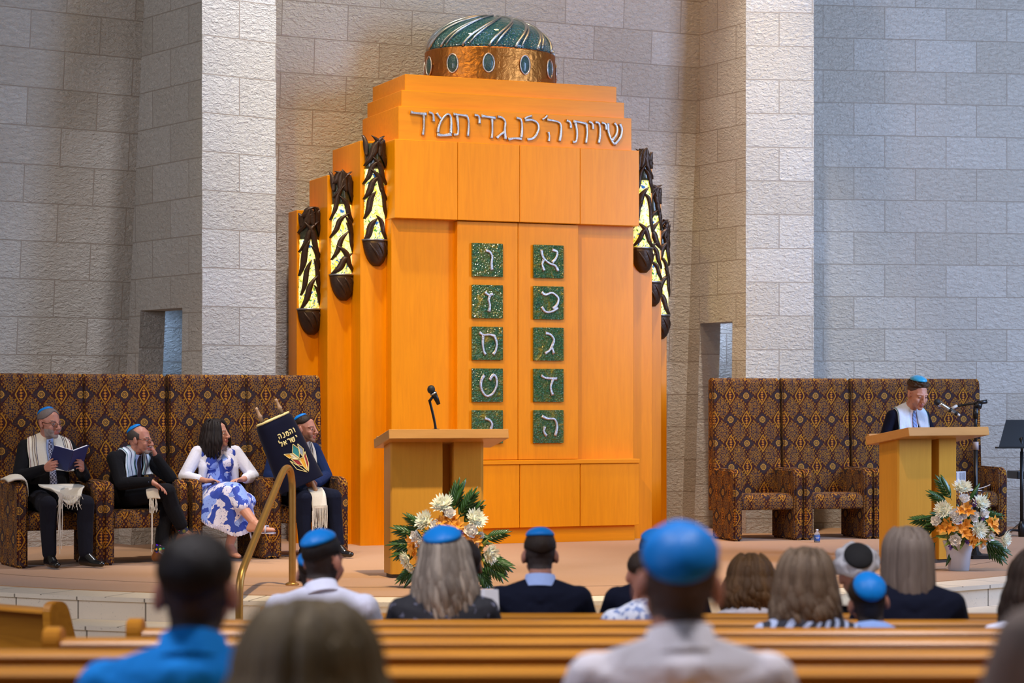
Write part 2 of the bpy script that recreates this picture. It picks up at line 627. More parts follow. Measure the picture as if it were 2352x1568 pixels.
pier('wall_left_pier', LP0, LP1, (Vector((-0.05, 0.3, 0)), Vector((-0.45, 0.75, 0))), -5.177 + 0.345 * 20, 0.0)
pier('wall_right_pier', RP0, RP1, (Vector((0.06, 0.4, 0)), Vector((0.0, 1.2, 0))), -5.55 + 0.345 * 20, 0.0, M_pier2)
dr = radians(7.5)
RW0 = (WX(1840, 23.2), 23.2); RW1 = (RW0[0] + 4.5 * cos(dr), RW0[1] + 4.5 * sin(dr))
wall('wall_right', RW0, RW1, ZB, ZT, voff=-5.796 + 0.345 * 20, uoff=0.1)
# passage walls seen through the two openings
wall('wall_left_passage', (-5.3, 20.9), (-2.9, 22.4), ZB, 3.9, voff=0.1)
wall('wall_left_passage_end', (-2.95, 22.4), (-2.55, 20.1), ZB, 3.9, voff=0.1)
wall('wall_right_passage', (1.0, 24.0), (3.4, 23.9), ZB, 3.9, voff=0.1)
wall('wall_right_passage_end', (1.80, 24.0), (1.72, 23.3), ZB, 3.9, voff=0.1)

# platform with two curved steps (stone) and its carpet
PC = Vector((-0.536, 21.08)); PR = 6.43


def arc_poly(r, half=68, n=80, x_out=9.5, yb=25.5):
    pts = []
    for i in range(n + 1):
        a = radians(-half + 2 * half * i / n)
        pts.append((PC.x + r * sin(a), PC.y - r * cos(a)))
    return pts + [(x_out, pts[-1][1]), (x_out, yb), (-x_out, yb), (-x_out, pts[0][1])]


t = NT('step_blocks')
v = t.coord('Object')
ang = t.n('ShaderNodeSeparateXYZ')
t.t.links.new(v, ang.inputs[0])
a_ = t.math('ARCTAN2', t.math('SUBTRACT', ang.outputs[0], PC.x), t.math('SUBTRACT', PC.y, ang.outputs[1]))
zl = t.math('MULTIPLY', t.math('FLOOR', t.math('DIVIDE', t.math('SUBTRACT', ang.outputs[2], 0.075), 0.16)), 0.047)
fr = t.math('FRACT', t.math('DIVIDE', t.math('ADD', a_, t.math('ADD', zl, 3.0)), 0.083))
jo = t.math('LESS_THAN', t.math('ABSOLUTE', t.math('SUBTRACT', fr, 0.5)), 0.012)
pit = t.math('GREATER_THAN', t.noise(v, 55, 3), 0.66)
c = t.mix(t.noise(v, 4, 4), (0.78, 0.66, 0.51), (0.68, 0.57, 0.44))
c = t.mix(t.math('MULTIPLY', pit, 0.35), c, (0.33, 0.27, 0.2))
c = t.mix(jo, c, (0.22, 0.17, 0.12))
t.set(color=c, rough=0.6)
t.bump(t.math('SUBTRACT', 0, t.math('MAXIMUM', jo, t.math('MULTIPLY', pit, 0.5))), 0.4, 0.006)
M_stepb = t.m
for nm, r, z0, z1 in (('platform', PR, 0.0, ZB), ('platform_step_middle', PR + 0.38, 0.0, ZB - 0.16), ('platform_step_lower', PR + 0.76, 0.0, ZB - 0.32)):
    bm = bmesh.new()
    prism(bm, arc_poly(r), z0, z1 - 0.03)
    prism(bm, arc_poly(r + 0.018), z1 - 0.03, z1)     # slightly proud nosing
    tag(obj(nm, bm, M_stepb), kind='structure')
bm = bmesh.new()
prism(bm, arc_poly(PR - 0.37), ZB - 0.005, ZB + 0.006)
tag(obj('platform_carpet', bm, M_carpet), kind='structure')
# carpet seam
bm = bmesh.new()
for r in (5.35,):
    pts = [(PC.x + r * sin(radians(a)), PC.y - r * cos(radians(a)), ZB + 0.0065) for a in range(-60, 61, 2)]
    tube(bm, pts, 0.004, 5, 0.4)
tag(obj('trim_1', bm, plain('seam_brown', (0.14, 0.075, 0.035), 0.9)), kind='structure')


def floor_z(y):
    return 0.08 + 0.0688 * max(0.0, 10.0 - y)


bm = bmesh.new()
for (y0, y1) in ((-1.5, 10.0), (10.0, 25.0)):
    vs_ = [bm.verts.new((x, y, floor_z(y) - dz)) for dz in (0, 0.3) for x, y in ((-9.5, y0), (9.5, y0), (9.5, y1), (-9.5, y1))]
    for f in ((0, 1, 2, 3), (7, 6, 5, 4), (0, 4, 5, 1), (2, 6, 7, 3), (1, 5, 6, 2), (3, 7, 4, 0)):
        bm.faces.new([vs_[i] for i in f])
tag(obj('floor', bm, M_floor), kind='structure')

# ================================================================== the ark
ARK = empty('torah_ark', AO, th)
tag(ARK, 'tall stepped orange maple ark with copper-drummed glass dome and Hebrew inscription', 'ark')


def abox(bm, u0, u1, v0, v1, w0, w1, bev=0.004):
    box(bm, u0, u1, v0, v1, w0, w1, bev, 1)


SEAM = (-0.01, 0.617, 1.248, 1.876, 2.505)
bm = bmesh.new(); abox(bm, 0, 2.5, 0.0, 1.0, 0.0, 3.78); obj('body', bm, M_ark, ARK)
bm = bmesh.new(); abox(bm, 0.02, 2.48, -0.07, 0.02, 0.0, 0.153); obj('plinth', bm, M_arkx, ARK)
for i in range(4):
    bm = bmesh.new(); abox(bm, SEAM[i] + 0.003, SEAM[i + 1] - 0.003, -0.12, 0.0, 0.155, 0.755)
    obj('cupboard_door', bm, M_ark, ARK)
bm = bmesh.new(); abox(bm, -0.012, 2.507, -0.135, 0.0, 0.757, 0.797); obj('ledge', bm, M_arkx, ARK)
for i in (1, 2):
    bm = bmesh.new(); abox(bm, (0.629, 1.251)[i - 1], (1.246, 1.876)[i - 1], -0.075, 0.0, 0.80, 3.05)
    obj('ark_door', bm, M_ark, ARK)
for i in range(4):
    bm = bmesh.new(); abox(bm, SEAM[i] + 0.002, SEAM[i + 1] - 0.002, -0.12, 0.6, 3.056, 3.787)
    obj('frieze_panel', bm, M_ark, ARK)
for (u0, v0, w0, w1) in ((0.05, -0.06, 3.787, 4.105), (0.10, 0.0, 4.105, 4.263), (0.155, 0.06, 4.263, 4.423)):
    bm = bmesh.new(); abox(bm, u0, 2.5 - u0, v0, 1.0, w0, w1); obj('cornice_tier', bm, M_arkx, ARK)
# side wings stepping back and down
WING = [(-0.255, 0.0, 0.15, 3.79), (-0.49, -0.24, 0.42, 3.485), (-0.70, -0.47, 0.72, 3.172)]
for u0, u1, v0, h in WING:
    bm = bmesh.new(); abox(bm, u0, u1 + 0.02, v0, 1.0, 0, h); obj('side_wing', bm, M_ark, ARK)
    bm = bmesh.new(); abox(bm, 2.5 - u1 - 0.02, 2.5 - u0 + 0.02, v0, 1.0, 0, h); obj('side_wing', bm, M_ark, ARK)
# copper drum with oval glass medallions, glass dome with metal swirls
t = NT('hammered_copper')
v = t.coord('Object')
nb = t.noise(v, 14, 4, 0.6, 1.0)
t.set(color=t.mix(nb, (0.50, 0.19, 0.04), (0.32, 0.11, 0.025)), rough=0.38, metal=1.0)
t.bump(nb, 0.45, 0.02)
M_copper = t.m
t = NT('dome_glass')
v = t.coord('Object')
vo = t.voronoi(v, 46)
t.set(color=t.mix(t.noise(v, 7, 3), (0.010, 0.080, 0.095), (0.03, 0.14, 0.15)), rough=0.12, coat=0.6, spec=0.8)
t.bump(vo, 1.0, 0.02)
M_domeg = t.m
M_silver = plain('cast_pewter', (0.62, 0.60, 0.60), 0.33, 1.0, var=(0.40, 0.34, 0.30), vscale=30, bump=0.8, bscale=90, bdist=0.006)
M_bluegl = plain('dark_teal_glass', (0.010, 0.035, 0.05), 0.12, var=(0.02, 0.09, 0.09), vscale=40, bump=0.9, bscale=70, bdist=0.01, coat=0.5)
DC = Vector((1.222, 0.57)); DRU, DRV = 0.66, 0.49
bm = bmesh.new()
lathe(bm, [(1.0, 4.423), (1.0, 4.735), (0.985, 4.745), (0.96, 4.745)], 64, (DC.x, DC.y, 0), DRU, DRV)
obj('drum', bm, M_copper, ARK, smooth=False)
bm = bmesh.new()
prof = [(0.97 * cos(a), 4.74 + 0.372 * sin(a)) for a in [radians(x) for x in range(0, 90, 6)]] + [(0.02, 5.125)]
lathe(bm, prof, 64, (DC.x, DC.y, 0), DRU, DRV)
dome = obj('dome', bm, M_domeg, ARK, smooth=True)


def dome_pt(az, el, off=0.006):
    k = 0.97 * cos(el) + off
    return Vector((DC.x + DRU * k * sin(az), DC.y - DRV * k * cos(az), 4.74 + (0.372 + off) * sin(el)))


bm = bmesh.new()
for i in range(15):
    a0 = 2 * pi * i / 15 + 0.1
    pts = [dome_pt(a0 + 1.15 * (e / 82) ** 1.4, radians(e)) for e in range(2, 84, 5)]
    tube(bm, pts, lambda s: 0.020 * (1 - 0.55 * s) + 0.003, 7, 0.6)
    pts = [dome_pt(a0 + 0.10 + 0.9 * (e / 75) ** 1.4, radians(e)) for e in range(4, 62, 5)]
    tube(bm, pts, lambda s: 0.026 * sin(pi * min(1, s + 0.08)) * (0.35 + 0.65 * (1 - s)) + 0.002, 7, 0.5)
obj('dome_swirl', bm, plain('dome_metal', (0.55, 0.58, 0.60), 0.3, 0.9, bump=0.5, bscale=80), dome, True)
# medallions are spread evenly round the drum
for i in range(11):
    a = radians(-7.8 + 360 / 11 * i + 22.4)
    n_ = Vector((sin(a) * DRU * DRV / DRU, -cos(a) * DRU * DRV / DRV, 0)).normalized()
    c_ = Vector((DC.x + DRU * sin(a), DC.y - DRV * cos(a), 4.585))
    tx = Vector((-n_.y, n_.x, 0)) * -1
    M = Matrix(((tx.x, n_.x, 0, c_.x), (tx.y, n_.y, 0, c_.y), (0, 0, 1, c_.z), (0, 0, 0, 1)))
    bm = bmesh.new()
    sphere(bm, (0, 0, 0), (0.050, 0.018, 0.085), 18, M)
    m = obj('medallion', bm, M_bluegl, ARK, True)
    bm = bmesh.new()
    ov = [M @ Vector((0.054 * cos(q) * (1 if abs(sin(q)) < .8 else .95), 0.006, 0.090 * sin(q))) for q in [2 * pi * k / 24 for k in range(25)]]
    tube(bm, ov, 0.008, 7, caps=False)
    obj('medallion_rim', bm, M_silver, m, True)


# ---- stroke letters
def stroke(bm, pts, width, h, frame, n=5, taper=True):
    """raised brush stroke; pts are 2-D in the letter plane, frame maps (x, y, height) to 3-D"""
    P = smooth_path([(p[0], p[1], 0) for p in pts], n)
    N = len(P)
    rows = []
    for i, p in enumerate(P):
        t_ = P[min(i + 1, N - 1)] - P[max(i - 1, 0)]
        t_.normalize()
        nx, ny = -t_.y, t_.x
        s = i / (N - 1)
        wd = width * (0.72 + 0.38 * abs(2 * s - 1) ** 1.5 if taper else 1.0)
        rows.append([bm.verts.new(frame(p.x + nx * a * wd, p.y + ny * a * wd, b * h)) for a, b in ((-1, -0.2), (-0.85, 0.7), (-0.3, 1.0), (0.1, 0.8), (0.5, 1.0), (0.9, 0.7), (1, -0.2))])
    for i in range(N - 1):
        for k in range(6):
            bm.faces.new((rows[i][k], rows[i][k + 1], rows[i + 1][k + 1], rows[i + 1][k]))
        bm.faces.new((rows[i][6], rows[i][0], rows[i + 1][0], rows[i + 1][6]))
    bm.faces.new(rows[0]); bm.faces.new(rows[-1][::-1])


INS = [  # letters of the inscription, strokes with half-widths
    [([(62, 80), (110, 90), (225, 102)], 17), ([(195, 105), (197, 220), (186, 318)], 11)],
    [([(252, 82), (290, 102), (300, 178)], 13)],
    [([(330, 88), (350, 120), (378, 150)], 14), ([(345, 290), (350, 235), (385, 155), (440, 100), (474, 125), (480, 210), (476, 300)], 13), ([(335, 312), (400, 322), (484, 312)], 20)],
    [([(505, 100), (560, 106), (645, 120)], 15), ([(640, 112), (662, 180), (654, 332)], 12), ([(540, 112), (552, 220), (548, 305), (510, 312)], 13)],
    [([(725, 108), (768, 125), (775, 200)], 14)],
    [([(795, 118), (860, 128), (942, 142)], 17), ([(905, 145), (908, 270), (900, 352)], 12)],
    [([(965, 125), (1010, 138), (1042, 180), (1036, 260), (1045, 362)], 13), ([(1036, 285), (992, 312), (955, 348)], 14)],
    [([(1160, 140), (1205, 158), (1216, 250), (1208, 345)], 13), ([(1216, 358), (1140, 350), (1076, 362)], 16)],
    [([(1243, 150), (1275, 128), (1320, 118)], 11), ([(1248, 166), (1320, 160), (1380, 200), (1384, 270), (1340, 345), (1272, 362)], 14)],
    [([(1430, 156), (1455, 138), (1482, 114)], 10)],
    [([(1478, 158), (1550, 170), (1612, 196), (1622, 280), (1606, 384)], 13), ([(1490, 284), (1500, 330), (1494, 382)], 12)],
    [([(1680, 166), (1716, 186), (1724, 246)], 13)],
    [([(1750, 175), (1820, 184), (1888, 204)], 15), ([(1884, 196), (1892, 290), (1880, 404)], 12), ([(1772, 186), (1788, 290), (1778, 380), (1745, 388)], 13)],
    [([(1913, 178), (1948, 200), (1955, 256)], 13)],
    [([(1978, 184), (2018, 200), (2028, 300), (2014, 404)], 13)],
    [([(2044, 190), (2082, 206), (2092, 264)], 13)],
    [([(2110, 190), (2116, 290), (2150, 380), (2180, 415)], 14), ([(2176, 192), (2204, 235), (2195, 310), (2150, 374)], 12), ([(2232, 200), (2254, 260), (2236, 345), (2178, 415)], 14)],
]
for L in INS:
    bm = bmesh.new()
    for pts, hw in L:
        q = [ark_uw(930 + x / 4.523, 240 + y / 4.523, -0.08) for x, y in pts]
        stroke(bm, q, hw * 1.2 / 4.523 / 236, 0.026, lambda x, y, h: Vector((x, -0.062 - h, y)))
    obj('inscription_letter', bm, M_silver, ARK, True)
# ---- ten glass tiles with letters
TL = {'vav': [[(.42, .78), (.55, .74), (.63, .6), (.61, .4), (.63, .2)]],
      'zayin': [[(.40, .78), (.52, .70), (.66, .73)], [(.56, .68), (.52, .55), (.56, .38), (.53, .2)]],
      'het': [[(.22, .83), (.35, .75), (.55, .76), (.72, .72)], [(.70, .74), (.78, .5), (.74, .28), (.66, .17)], [(.34, .74), (.33, .45), (.37, .25), (.42, .17)]],
      'tet': [[(.38, .8), (.27, .6), (.30, .35), (.45, .18), (.65, .25), (.78, .5), (.76, .74), (.66, .8), (.55, .65)]],
      'yod': [[(.40, .76), (.55, .70), (.63, .58), (.58, .42)]],
      'alef': [[(.25, .85), (.30, .62), (.50, .45), (.70, .38), (.80, .22)], [(.60, .85), (.76, .80), (.73, .62), (.60, .47)], [(.32, .55), (.27, .4), (.34, .22)]],
      'bet': [[(.25, .82), (.38, .74), (.60, .80), (.80, .65), (.76, .45), (.62, .32)], [(.25, .38), (.38, .23), (.60, .24), (.80, .36)]],
      'gimel': [[(.38, .83), (.55, .78), (.66, .62), (.58, .42)], [(.60, .44), (.5, .3), (.36, .22)], [(.58, .44), (.66, .2)]],
      'dalet': [[(.24, .80), (.40, .72), (.77, .70)], [(.64, .70), (.55, .45), (.62, .2)]],
      'he': [[(.26, .82), (.45, .74), (.68, .72), (.76, .5), (.70, .22)], [(.36, .5), (.33, .35), (.42, .22)]]}
for ci, (u0, names) in enumerate(((0.768, ['vav', 'zayin', 'het', 'tet', 'yod']), (1.396, ['alef', 'bet', 'gimel', 'dalet', 'he']))):
    for ri, nm in enumerate(names):
        wt = 2.848 - ri * 0.3940
        t = NT('green_art_glass')
        v = t.coord('Object')
        mp = t.n('ShaderNodeMapping'); t.t.links.new(v, mp.inputs[0])
        mp.inputs['Location'].default_value = (ci * 3.1 + 0.7, 0, ri * 2.3)
        n1 = t.noise(mp.outputs[0], 9.0, 4, 0.6, 1.0)
        c1 = t.ramp(n1, [(0.30, (0.004, 0.075, 0.045)), (0.47, (0.018, 0.10, 0.035)), (0.60, (0.07, 0.12, 0.03)), (0.72, (0.32, 0.25, 0.015)), (0.82, (0.10, 0.08, 0.02))])
        vo = t.voronoi(mp.outputs[0], 55)
        t.set(color=c1, rough=0.10, coat=0.8, coat_rough=0.05, spec=0.8)
        t.bump(vo, 1.0, 0.018)
        bm = bmesh.new()
        box(bm, u0, u0 + 0.315, -0.105, -0.075, wt - 0.317, wt, 0.006, 2)
        tile = obj('letter_tile', bm, t.m, ARK)
        bm = bmesh.new()
        for s in TL[nm]:
            stroke(bm, [(u0 + x * 0.315, wt - 0.317 + y * 0.317) for x, y in s], 0.0165, 0.014, lambda x, y, h: Vector((x, -0.106 - h, y)))
        obj('letter', bm, M_silver, tile, True)

# ================================================================== bronze vine sconces
M_bronze = plain('dark_bronze', (0.085, 0.050, 0.034), 0.42, 0.6, var=(0.045, 0.026, 0.018), vscale=14, bump=0.6, bscale=50, bdist=0.006)
t = NT('lit_art_glass')
v = t.coord('Object')
n1 = t.noise(v, 11, 3, 0.6, 0.8); n2 = t.noise(v, 26, 3, 0.6, 0.5)
c1 = t.ramp(n1, [(0.28, (0.40, 0.34, 0.01)), (0.42, (0.85, 0.74, 0.08)), (0.53, (1.0, 0.95, 0.50)), (0.63, (0.62, 0.62, 0.06)), (0.74, (0.08, 0.24, 0.02))])
c2 = t.mix(t.math('GREATER_THAN', n2, 0.61), c1, (0.02, 0.10, 0.30))
c2 = t.mix(t.math('LESS_THAN', n2, 0.372), c2, (0.03, 0.20, 0.04))
t.set(color=c2, rough=0.15, emis=c2, emis_s=0.85)
t.bump(n2, 0.6, 0.01)
M_lit = t.m
M_unlitgl = plain('unlit_art_glass', (0.03, 0.035, 0.03), 0.12, var=(0.05, 0.06, 0.02), vscale=20, bump=0.8, bscale=40, bdist=0.01, coat=0.6)  # glass above the lamp: its lack of light is put into a dark colour


def sconce(u, v, w0, seed, label):
    """half-round lamp on a wing: lit glass inside wrapped bronze leaves, over a bronze cup"""
    rnd = random.Random(seed)
    p = AO + AU * u + AV * v + Vector((0, 0, w0))
    R = empty('vine_sconce', p, th)
    tag(R, label, 'wall lamp', 'bronze leaf lamps on the ark wings')
    H = 0.96
    r0 = 0.098

    def cyl(a, z, r):
        return Vector((r * sin(a), -r * cos(a) * 0.95 + 0.0, z))

    def half(z0, z1, r, name, mat):
        bm = bmesh.new()
        rows = []
        for i in range(9):
            z = z0 + (z1 - z0) * i / 8
            rows.append([bm.verts.new(cyl(radians(-90 + 180 * k / 14), z, r * (1 + 0.05 * sin(9 * z + k)))) for k in range(15)])
        for i in range(8):
            for k in range(14):
                bm.faces.new((rows[i][k], rows[i][k + 1], rows[i + 1][k + 1], rows[i + 1][k]))
            bm.faces.new((rows[i][14], rows[i][0], rows[i + 1][0], rows[i + 1][14]))
        bm.faces.new(rows[0][::-1]); bm.faces.new(rows[-1])
        return obj(name, bm, mat, R, True)
    half(0.0, 0.66, r0, 'lit_glass', M_lit)
    half(0.66, 0.90, r0 * 0.96, 'unlit_glass', M_unlitgl)

    def leaf(a0, z0, a1, z1, wd, lift):
        bm = bmesh.new()
        N = 13
        rows = []
        for i in range(N):
            s = i / (N - 1)
            a = a0 + (a1 - a0) * (s + 0.10 * sin(2 * pi * s))
            z = z0 + (z1 - z0) * s
            wv = wd * sin(pi * min(1, 0.06 + s * 0.94)) ** 0.8 + 0.003
            rr = r0 + 0.010 + lift * s * s
            da, dz = (a1 - a0), (z1 - z0)
            ln = sqrt((da * r0) ** 2 + dz * dz)
            ta, tz = -dz / ln, da * r0 / ln
            rows.append([bm.verts.new(cyl(a + ta * wv * q / r0, z + tz * wv * q, rr + (0.016 * (1 - abs(q)) if top else -0.010))) for top in (1, 0) for q in ((-1, -0.5, 0, 0.5, 1) if top else (1, 0, -1))])
        for i in range(N - 1):
            for k in range(8):
                bm.faces.new((rows[i][k], rows[i][(k + 1) % 8], rows[i + 1][(k + 1) % 8], rows[i + 1][k]))
        bm.faces.new(rows[0][::-1]); bm.faces.new(rows[-1])
        obj('bronze_leaf', bm, M_bronze, R, True)
    z = -0.02
    sgn = 1
    while z < 0.86:
        for s in (sgn, -sgn):
            ln = rnd.uniform(0.22, 0.34)
            a0 = s * rnd.uniform(60, 88)
            a1 = -s * rnd.uniform(-20, 55)
            leaf(radians(a0), z + rnd.uniform(-0.02, 0.05), radians(a1), min(z + ln, 0.97), rnd.uniform(0.020, 0.031), rnd.uniform(0.0, 0.012))
        z += rnd.uniform(0.16, 0.20)
        sgn = -sgn
    for a in (-58, -25, 12, 48):
        leaf(radians(a), 0.78, radians(a + rnd.uniform(-25, 25)), rnd.uniform(0.91, 0.99), 0.030, 0.012)
    # cup below
    bm = bmesh.new()
    rows = []
    for i in range(8):
        s = i / 7
        z = -0.005 - 0.235 * s
        r = 0.112 * sqrt(max(0.0, 1 - (s * 0.97) ** 2.4)) + 0.004
        rows.append([bm.verts.new(cyl(radians(-90 + 180 * k / 16), z, r) + Vector((0.022 * s, 0, 0))) for k in range(17)])
    for i in range(7):
        for k in range(16): bm.faces.new((rows[i][k], rows[i][k + 1], rows[i + 1][k + 1], rows[i + 1][k]))
        bm.faces.new((rows[i][16], rows[i][0], rows[i + 1][0], rows[i + 1][16]))
    bm.faces.new(rows[0][::-1]); bm.faces.new(rows[-1])
    for k in range(3):
        pts = [cyl(radians(-60 + 40 * k + 70 * s + 20), -0.03 - 0.19 * s, 0.118 * sqrt(max(0.02, 1 - (s * 0.97) ** 2.4))) for s in [q / 8 for q in range(9)]]
        tube(bm, pts, lambda s: 0.012 * sin(pi * s) + 0.003, 7)
    cup = obj('bronze_cup', bm, M_bronze, R, True)
    bm = bmesh.new()
    pts = [cyl(radians(-90 + 180 * k / 16), 0.0, 0.116) for k in range(17)]
    tube(bm, pts, 0.009, 8)
    obj('cup_rim', bm, plain('grey_pewter', (0.35, 0.36, 0.38), 0.35, 0.9, bump=0.4, bscale=80), cup, True)


sconce(-0.118, 0.15, 2.862, 3, 'tallest lit bronze leaf lamp left of the ark front, nearest the doors')
sconce(-0.355, 0.42, 2.546, 5, 'middle lit bronze leaf lamp of the three left of the ark')
sconce(-0.580, 0.72, 2.230, 8, 'lowest bronze leaf lamp on the far left wing of the ark')
sconce(2.655, 0.15, 2.862, 11, 'tallest lit bronze leaf lamp right of the ark front, under the frieze corner')
sconce(2.885, 0.42, 2.546, 14, 'middle lit bronze leaf lamp of the three right of the ark')
sconce(3.125, 0.72, 2.230, 17, 'lowest bronze leaf lamp on the far right wing of the ark')

# ================================================================== upholstered chairs
def chair_parts(root):
    def part(name, bm, mats=M_fab):
        bmesh.ops.recalc_face_normals(bm, faces=bm.faces[:])
        me = bpy.data.meshes.new(name)
        bm.to_mesh(me); bm.free()
        box_uv(me)
        return link_mesh(name, me, mats, root, False)
    # back: tall slab, top front edge rolled
    bm = bmesh.new()
    prof = [(0.20, 0.30), (0.235, 0.80), (0.27, 1.53), (0.285, 1.565), (0.315, 1.58), (0.372, 1.58), (0.40, 1.56), (0.40, 0.27), (0.30, 0.27)]
    M = Matrix(((0, 0, 1, 0), (1, 0, 0, 0), (0, 1, 0, 0), (0, 0, 0, 1)))
    b = bmesh.new(); prism(b, prof, -0.357, 0.357, M)
    bmesh.ops.recalc_face_normals(b, faces=b.faces[:])
    bmesh.ops.bevel(b, geom=[e for e in b.edges if abs(e.verts[0].co.x - e.verts[1].co.x) < 1e-4], offset=0.012, segments=2, affect='EDGES')
    merge(bm, b)
    part('backrest', bm)
    bm = bmesh.new()
    b = bmesh.new()
    prof = [(-0.265, 0.30), (-0.275, 0.335), (-0.272, 0.40), (-0.245, 0.435), (-0.18, 0.452), (0.05, 0.452), (0.26, 0.43), (0.26, 0.30)]
    prism(b, prof, -0.272, 0.272, M)
    bmesh.ops.recalc_face_normals(b, faces=b.faces[:])
    bmesh.ops.bevel(b, geom=b.edges[:], offset=0.010, segments=2, affect='EDGES')
    merge(bm, b)
    part('seat', bm)
    for s in (-1, 1):
        bm = bmesh.new(); b = bmesh.new()
        prof = [(-0.30, 0.0), (-0.30, 0.60), (-0.293, 0.645), (-0.27, 0.675), (-0.23, 0.69), (0.28, 0.695), (0.28, 0.0)]
        x0, x1 = (-0.36, -0.272) if s < 0 else (0.272, 0.36)
        prism(b, prof, x0, x1, M)
        bmesh.ops.recalc_face_normals(b, faces=b.faces[:])
        bmesh.ops.bevel(b, geom=b.edges[:], offset=0.018, segments=3, affect='EDGES')
        merge(bm, b)
        part('armrest', bm)


def chair_at(fl, deg, k, pitch, label, group, first):
    a = radians(deg)
    R = Matrix.Rotation(a, 3, 'Z')
    p = Vector((fl[0], fl[1], 0)) + R @ Vector((0.36 + k * pitch, 0.30, 0))
    if first is None:
        o = empty('armchair', (p.x, p.y, ZB + 0.006), a)
        chair_parts(o)
    else:
        o = copy_tree(first)
        o.location = (p.x, p.y, ZB + 0.006)
        o.rotation_euler = (0, 0, a)
    return tag(o, label, 'armchair', group)


G1 = 'patterned armchairs left of the ark'; G2 = 'patterned armchairs right of the ark'
CH = []
c0 = chair_at((-3.976, 17.5), 28, 0, 0.72, 'high-backed patterned armchair under the man reading a blue book', G1, None)
CH.append(c0)
CH.append(chair_at((-3.976, 17.5), 28, 1, 0.72, 'high-backed patterned armchair under the bald man resting chin on hand', G1, c0))
CH.append(chair_at((-2.67, 18.25), 30, 0, 0.72, 'high-backed patterned armchair under the woman in the white cardigan', G1, c0))
CH.append(chair_at((-2.67, 18.25), 30, 1, 0.72, 'high-backed patterned armchair under the man holding the scroll', G1, c0))
fl = (WX(1686, 20.95), 20.95)
for k, lb in enumerate(('empty high-backed patterned armchair beside the right stone pier', 'empty high-backed patterned armchair with the water bottle at its foot',
                        'high-backed patterned armchair directly behind the right lectern', 'high-backed patterned armchair with open papers on its seat')):
    CH.append(chair_at(fl, (16, 15.5, 15, 16)[k], k, 0.737, lb, G2, c0))
# ================================================================== lecterns
def lectern(px, d, deg, label, W=0.98, D=0.48):
    a = radians(deg)
    p = Vector((WX(px, d), d, ZB + 0.006))
    R = empty('lectern', p, a)          # origin under the front-left corner of the top
    tag(R, label, 'lectern', 'wooden lecterns')
    bm = bmesh.new()
    tilt = 0.17
    T = Matrix.Translation((0, 0, 1.135)) @ Matrix.Rotation(-tilt, 4, 'X')
    box(bm, 0, W, 0, D, -0.072, 0.0, 0.004, 1, T)
    box(bm, 0.02, W - 0.02, D - 0.03, D, 0.0, 0.02, 0.003, 1, T)
    obj('desk_top', bm, M_lectx, R)
    bx0, bx1 = 0.055, 0.80
    f0 = 0.155; bk = f0 + 0.21
    zt = 1.02
    mid = bx0 + (bx1 - bx0) * 0.55
    def col(name, x0, x1, y0, y1, cl, cr):
        poly = [(x0 + cl, y0), (x1 - cr, y0), (x1, y0 + cr), (x1, y1), (x0, y1), (x0, y0 + cl)]
        b = bmesh.new()
        n = len(poly)
        lo = [b.verts.new((q[0], q[1], 0.03)) for q in poly]
        hi = [b.verts.new((q[0], q[1], zt + 0.055 - (q[1] - 0.0) * 0.172)) for q in poly]
        b.faces.new(lo[::-1]); b.faces.new(hi)
        for i in range(n): b.faces.new((lo[i], lo[(i + 1) % n], hi[(i + 1) % n], hi[i]))
        obj(name, b, M_lect, R)
    col('front_panel', bx0, mid, f0, bk, 0.012, 0.004)
    col('front_panel', mid + 0.09, bx1, f0, bk, 0.004, 0.03)
    col('recessed_panel', mid - 0.01, mid + 0.10, f0 + 0.14, bk, 0.0, 0.0)
    bm = bmesh.new(); box(bm, bx0 + 0.015, bx1 - 0.015, f0 + 0.015, bk - 0.015, 0, 0.03); obj('base', bm, plain('dark_base', (0.05, 0.03, 0.02), 0.6), R)
    return R


M_lectx = wood('lectern_oak_top', (0.56, 0.27, 0.075), (0.50, 0.235, 0.06), 0.42, 0.15, 'x')
LEC1 = lectern(893, 16.4, 17.5, 'wooden lectern in front of the ark with a small microphone, nobody behind it', 0.945)
LEC2 = lectern(2086, 17.7, 38, 'wooden lectern on the right with the boy reading behind it', 1.0)
